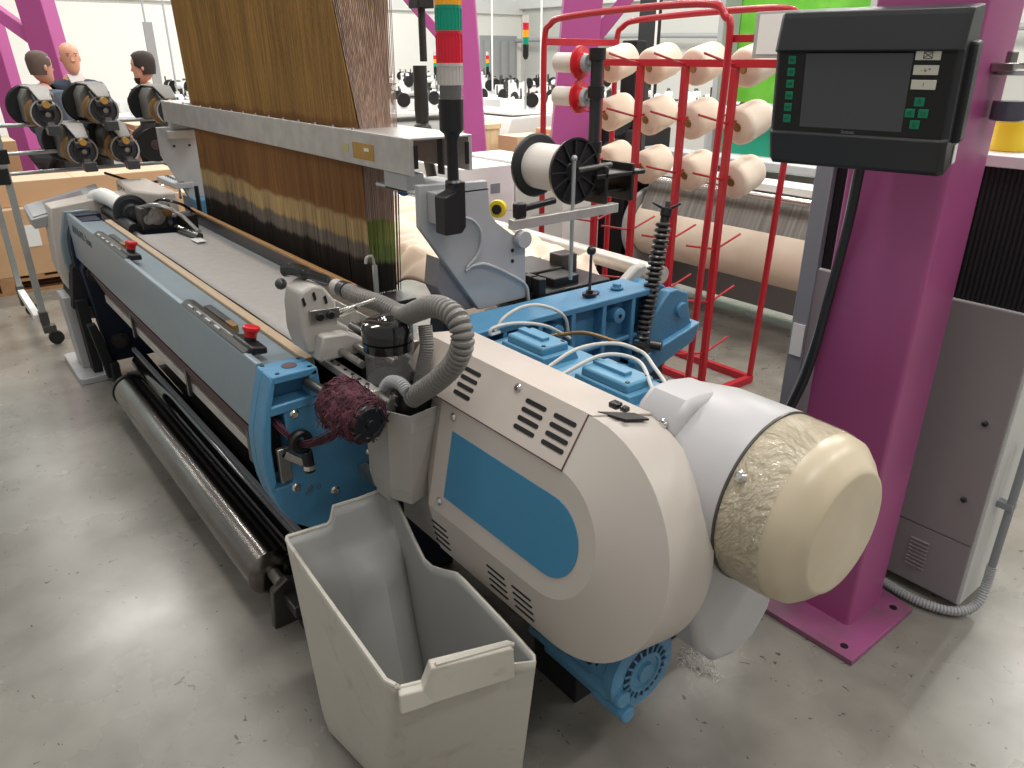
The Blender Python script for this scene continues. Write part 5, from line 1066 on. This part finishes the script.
MB().lathe([(0,.05),(.015,.05),(.015,.03),(.12,.03),(.12,.05),(.135,.05)], (0,0,0), (0,0,1), 14).build('bobbin_body','plum_strip',d); MB().lathe([(0,.034),(.09,.034)], (0,0,.022), (0,0,1), 14).build('bobbin_yarn','white_yarn',d)
e = sm_thing('table_crate','small cream storage box on a far table','box','small boxes on the far tables')
MB().box(-.13,.13,-.16,.16,0,.13).build('crate_body','mach_grey_side',e,bevel=.006); MB().box(-.11,.11,-.14,.14,.131,.14).build('crate_load','white',e)
protos = [a,b,c,d,e]; used = set(); placed = []
for ti, (x0,x1,y0,y1,zt,_) in enumerate(TBL):
    for row in range(4):
        y = y0+.15
        while y < y1-.15:
            k = random.choices(range(5), (5,3,5,2,1))[0]
            x = x0+.15+(x1-x0-.3)*row/3+random.uniform(-.05,.05)
            o_ = protos[k] if k not in used else copy_tree(protos[k])
            used.add(k); o_.location = (x, y, zt); o_.rotation_euler.z = random.uniform(-.8,.8)
            y += random.uniform(.20,.36)*(1.25 if ti < 3 else 1.)
# hanging cables and overhead rail
for x, y, lab in ((-12.5,3.2,'thin grey cable hanging right of the bald man'), (-12.4,3.45,'thin grey cable hanging nearer the harness left edge'), (-11.0,8.2,'white cable hanging behind the near signal tower'), (-9.5,8.0,'white cable hanging left of the purple column by the rack'), (-6.5,7.2,'white cable hanging behind the top of the red rack')):
    tag(MB().cyl((x,y,1.1),(x,y,6.), .014, seg=8).build('hanging_cable','cable_grey' if y < 4 else 'white'), lab, 'cable')
tag(MB().tube([(-16.9,13.4,2.0),(-13,13.4,2.05),(-9,13.4,2.0),(-4,13.4,2.05)], .05, 8).build('wall_pipe','cable_grey'), 'grey pipe running along the back wall behind the rack', 'pipe')
tag(MB().box(-9.6,-9.2,10.2,10.3,0,2.6).build('black_upright','black'), 'black upright beam behind the top of the red rack', 'beam')
# ================================================================== lamps of the hall
k = 0
for x in (-13,-9,-5,-1.2,2.2):
    for y in (-2.5,1.2,5.,9.):
        t = thing('ceiling_light', 'long fluorescent batten lamp under the hall roof', 'lamp', (x,y,5.2), 'fluorescent battens over the hall')
        MB().box(x-.06,x+.06,y-.9,y+.9,5.28,5.33).build('lamp_housing','white',t); MB().cyl((x,y-.85,5.25),(x,y+.85,5.25), .02, seg=8).build('lamp_tube','tube_lamp',t)
        la = bpy.data.lights.new('lamp', 'AREA'); la.shape = 'RECTANGLE'; la.size = .25; la.size_y = 1.7; la.energy = (110 if x < -8 else 80)*{-2.5:.14,1.2:.80,5.:1.25,9.:1.5}[y]*(.85 if x > 2 else 1.12); la.color = (1,.97,.92)
        lo = bpy.data.objects.new('lamp_light', la); COL.objects.link(lo); lo.location = (x,y,5.2)
wd = bpy.data.worlds.new('hall_daylight'); SC.world = wd; wd.use_nodes = True
wd.node_tree.nodes['Background'].inputs[0].default_value = (1,.985,.96,1); wd.node_tree.nodes['Background'].inputs[1].default_value = .30
# ================================================================== camera
cam = bpy.data.cameras.new('camera'); co_ = bpy.data.objects.new('camera', cam); COL.objects.link(co_)
cam.sensor_fit = 'HORIZONTAL'; cam.sensor_width = 36; cam.lens = 752.74/1024*36; cam.clip_end = 100
yaw, pit = -0.90609, 0.411416
fw = Vector((math.cos(pit)*math.sin(yaw), math.cos(pit)*math.cos(yaw), -math.sin(pit)))
co_.location = (0,0,1.65); co_.rotation_euler = fw.to_track_quat('-Z','Y').to_euler()
SC.camera = co_
SC.view_settings.view_transform = 'Standard'; SC.view_settings.look = 'None'; SC.view_settings.gamma = 1; SC.view_settings.use_curve_mapping = False
SC.view_settings.exposure = .2
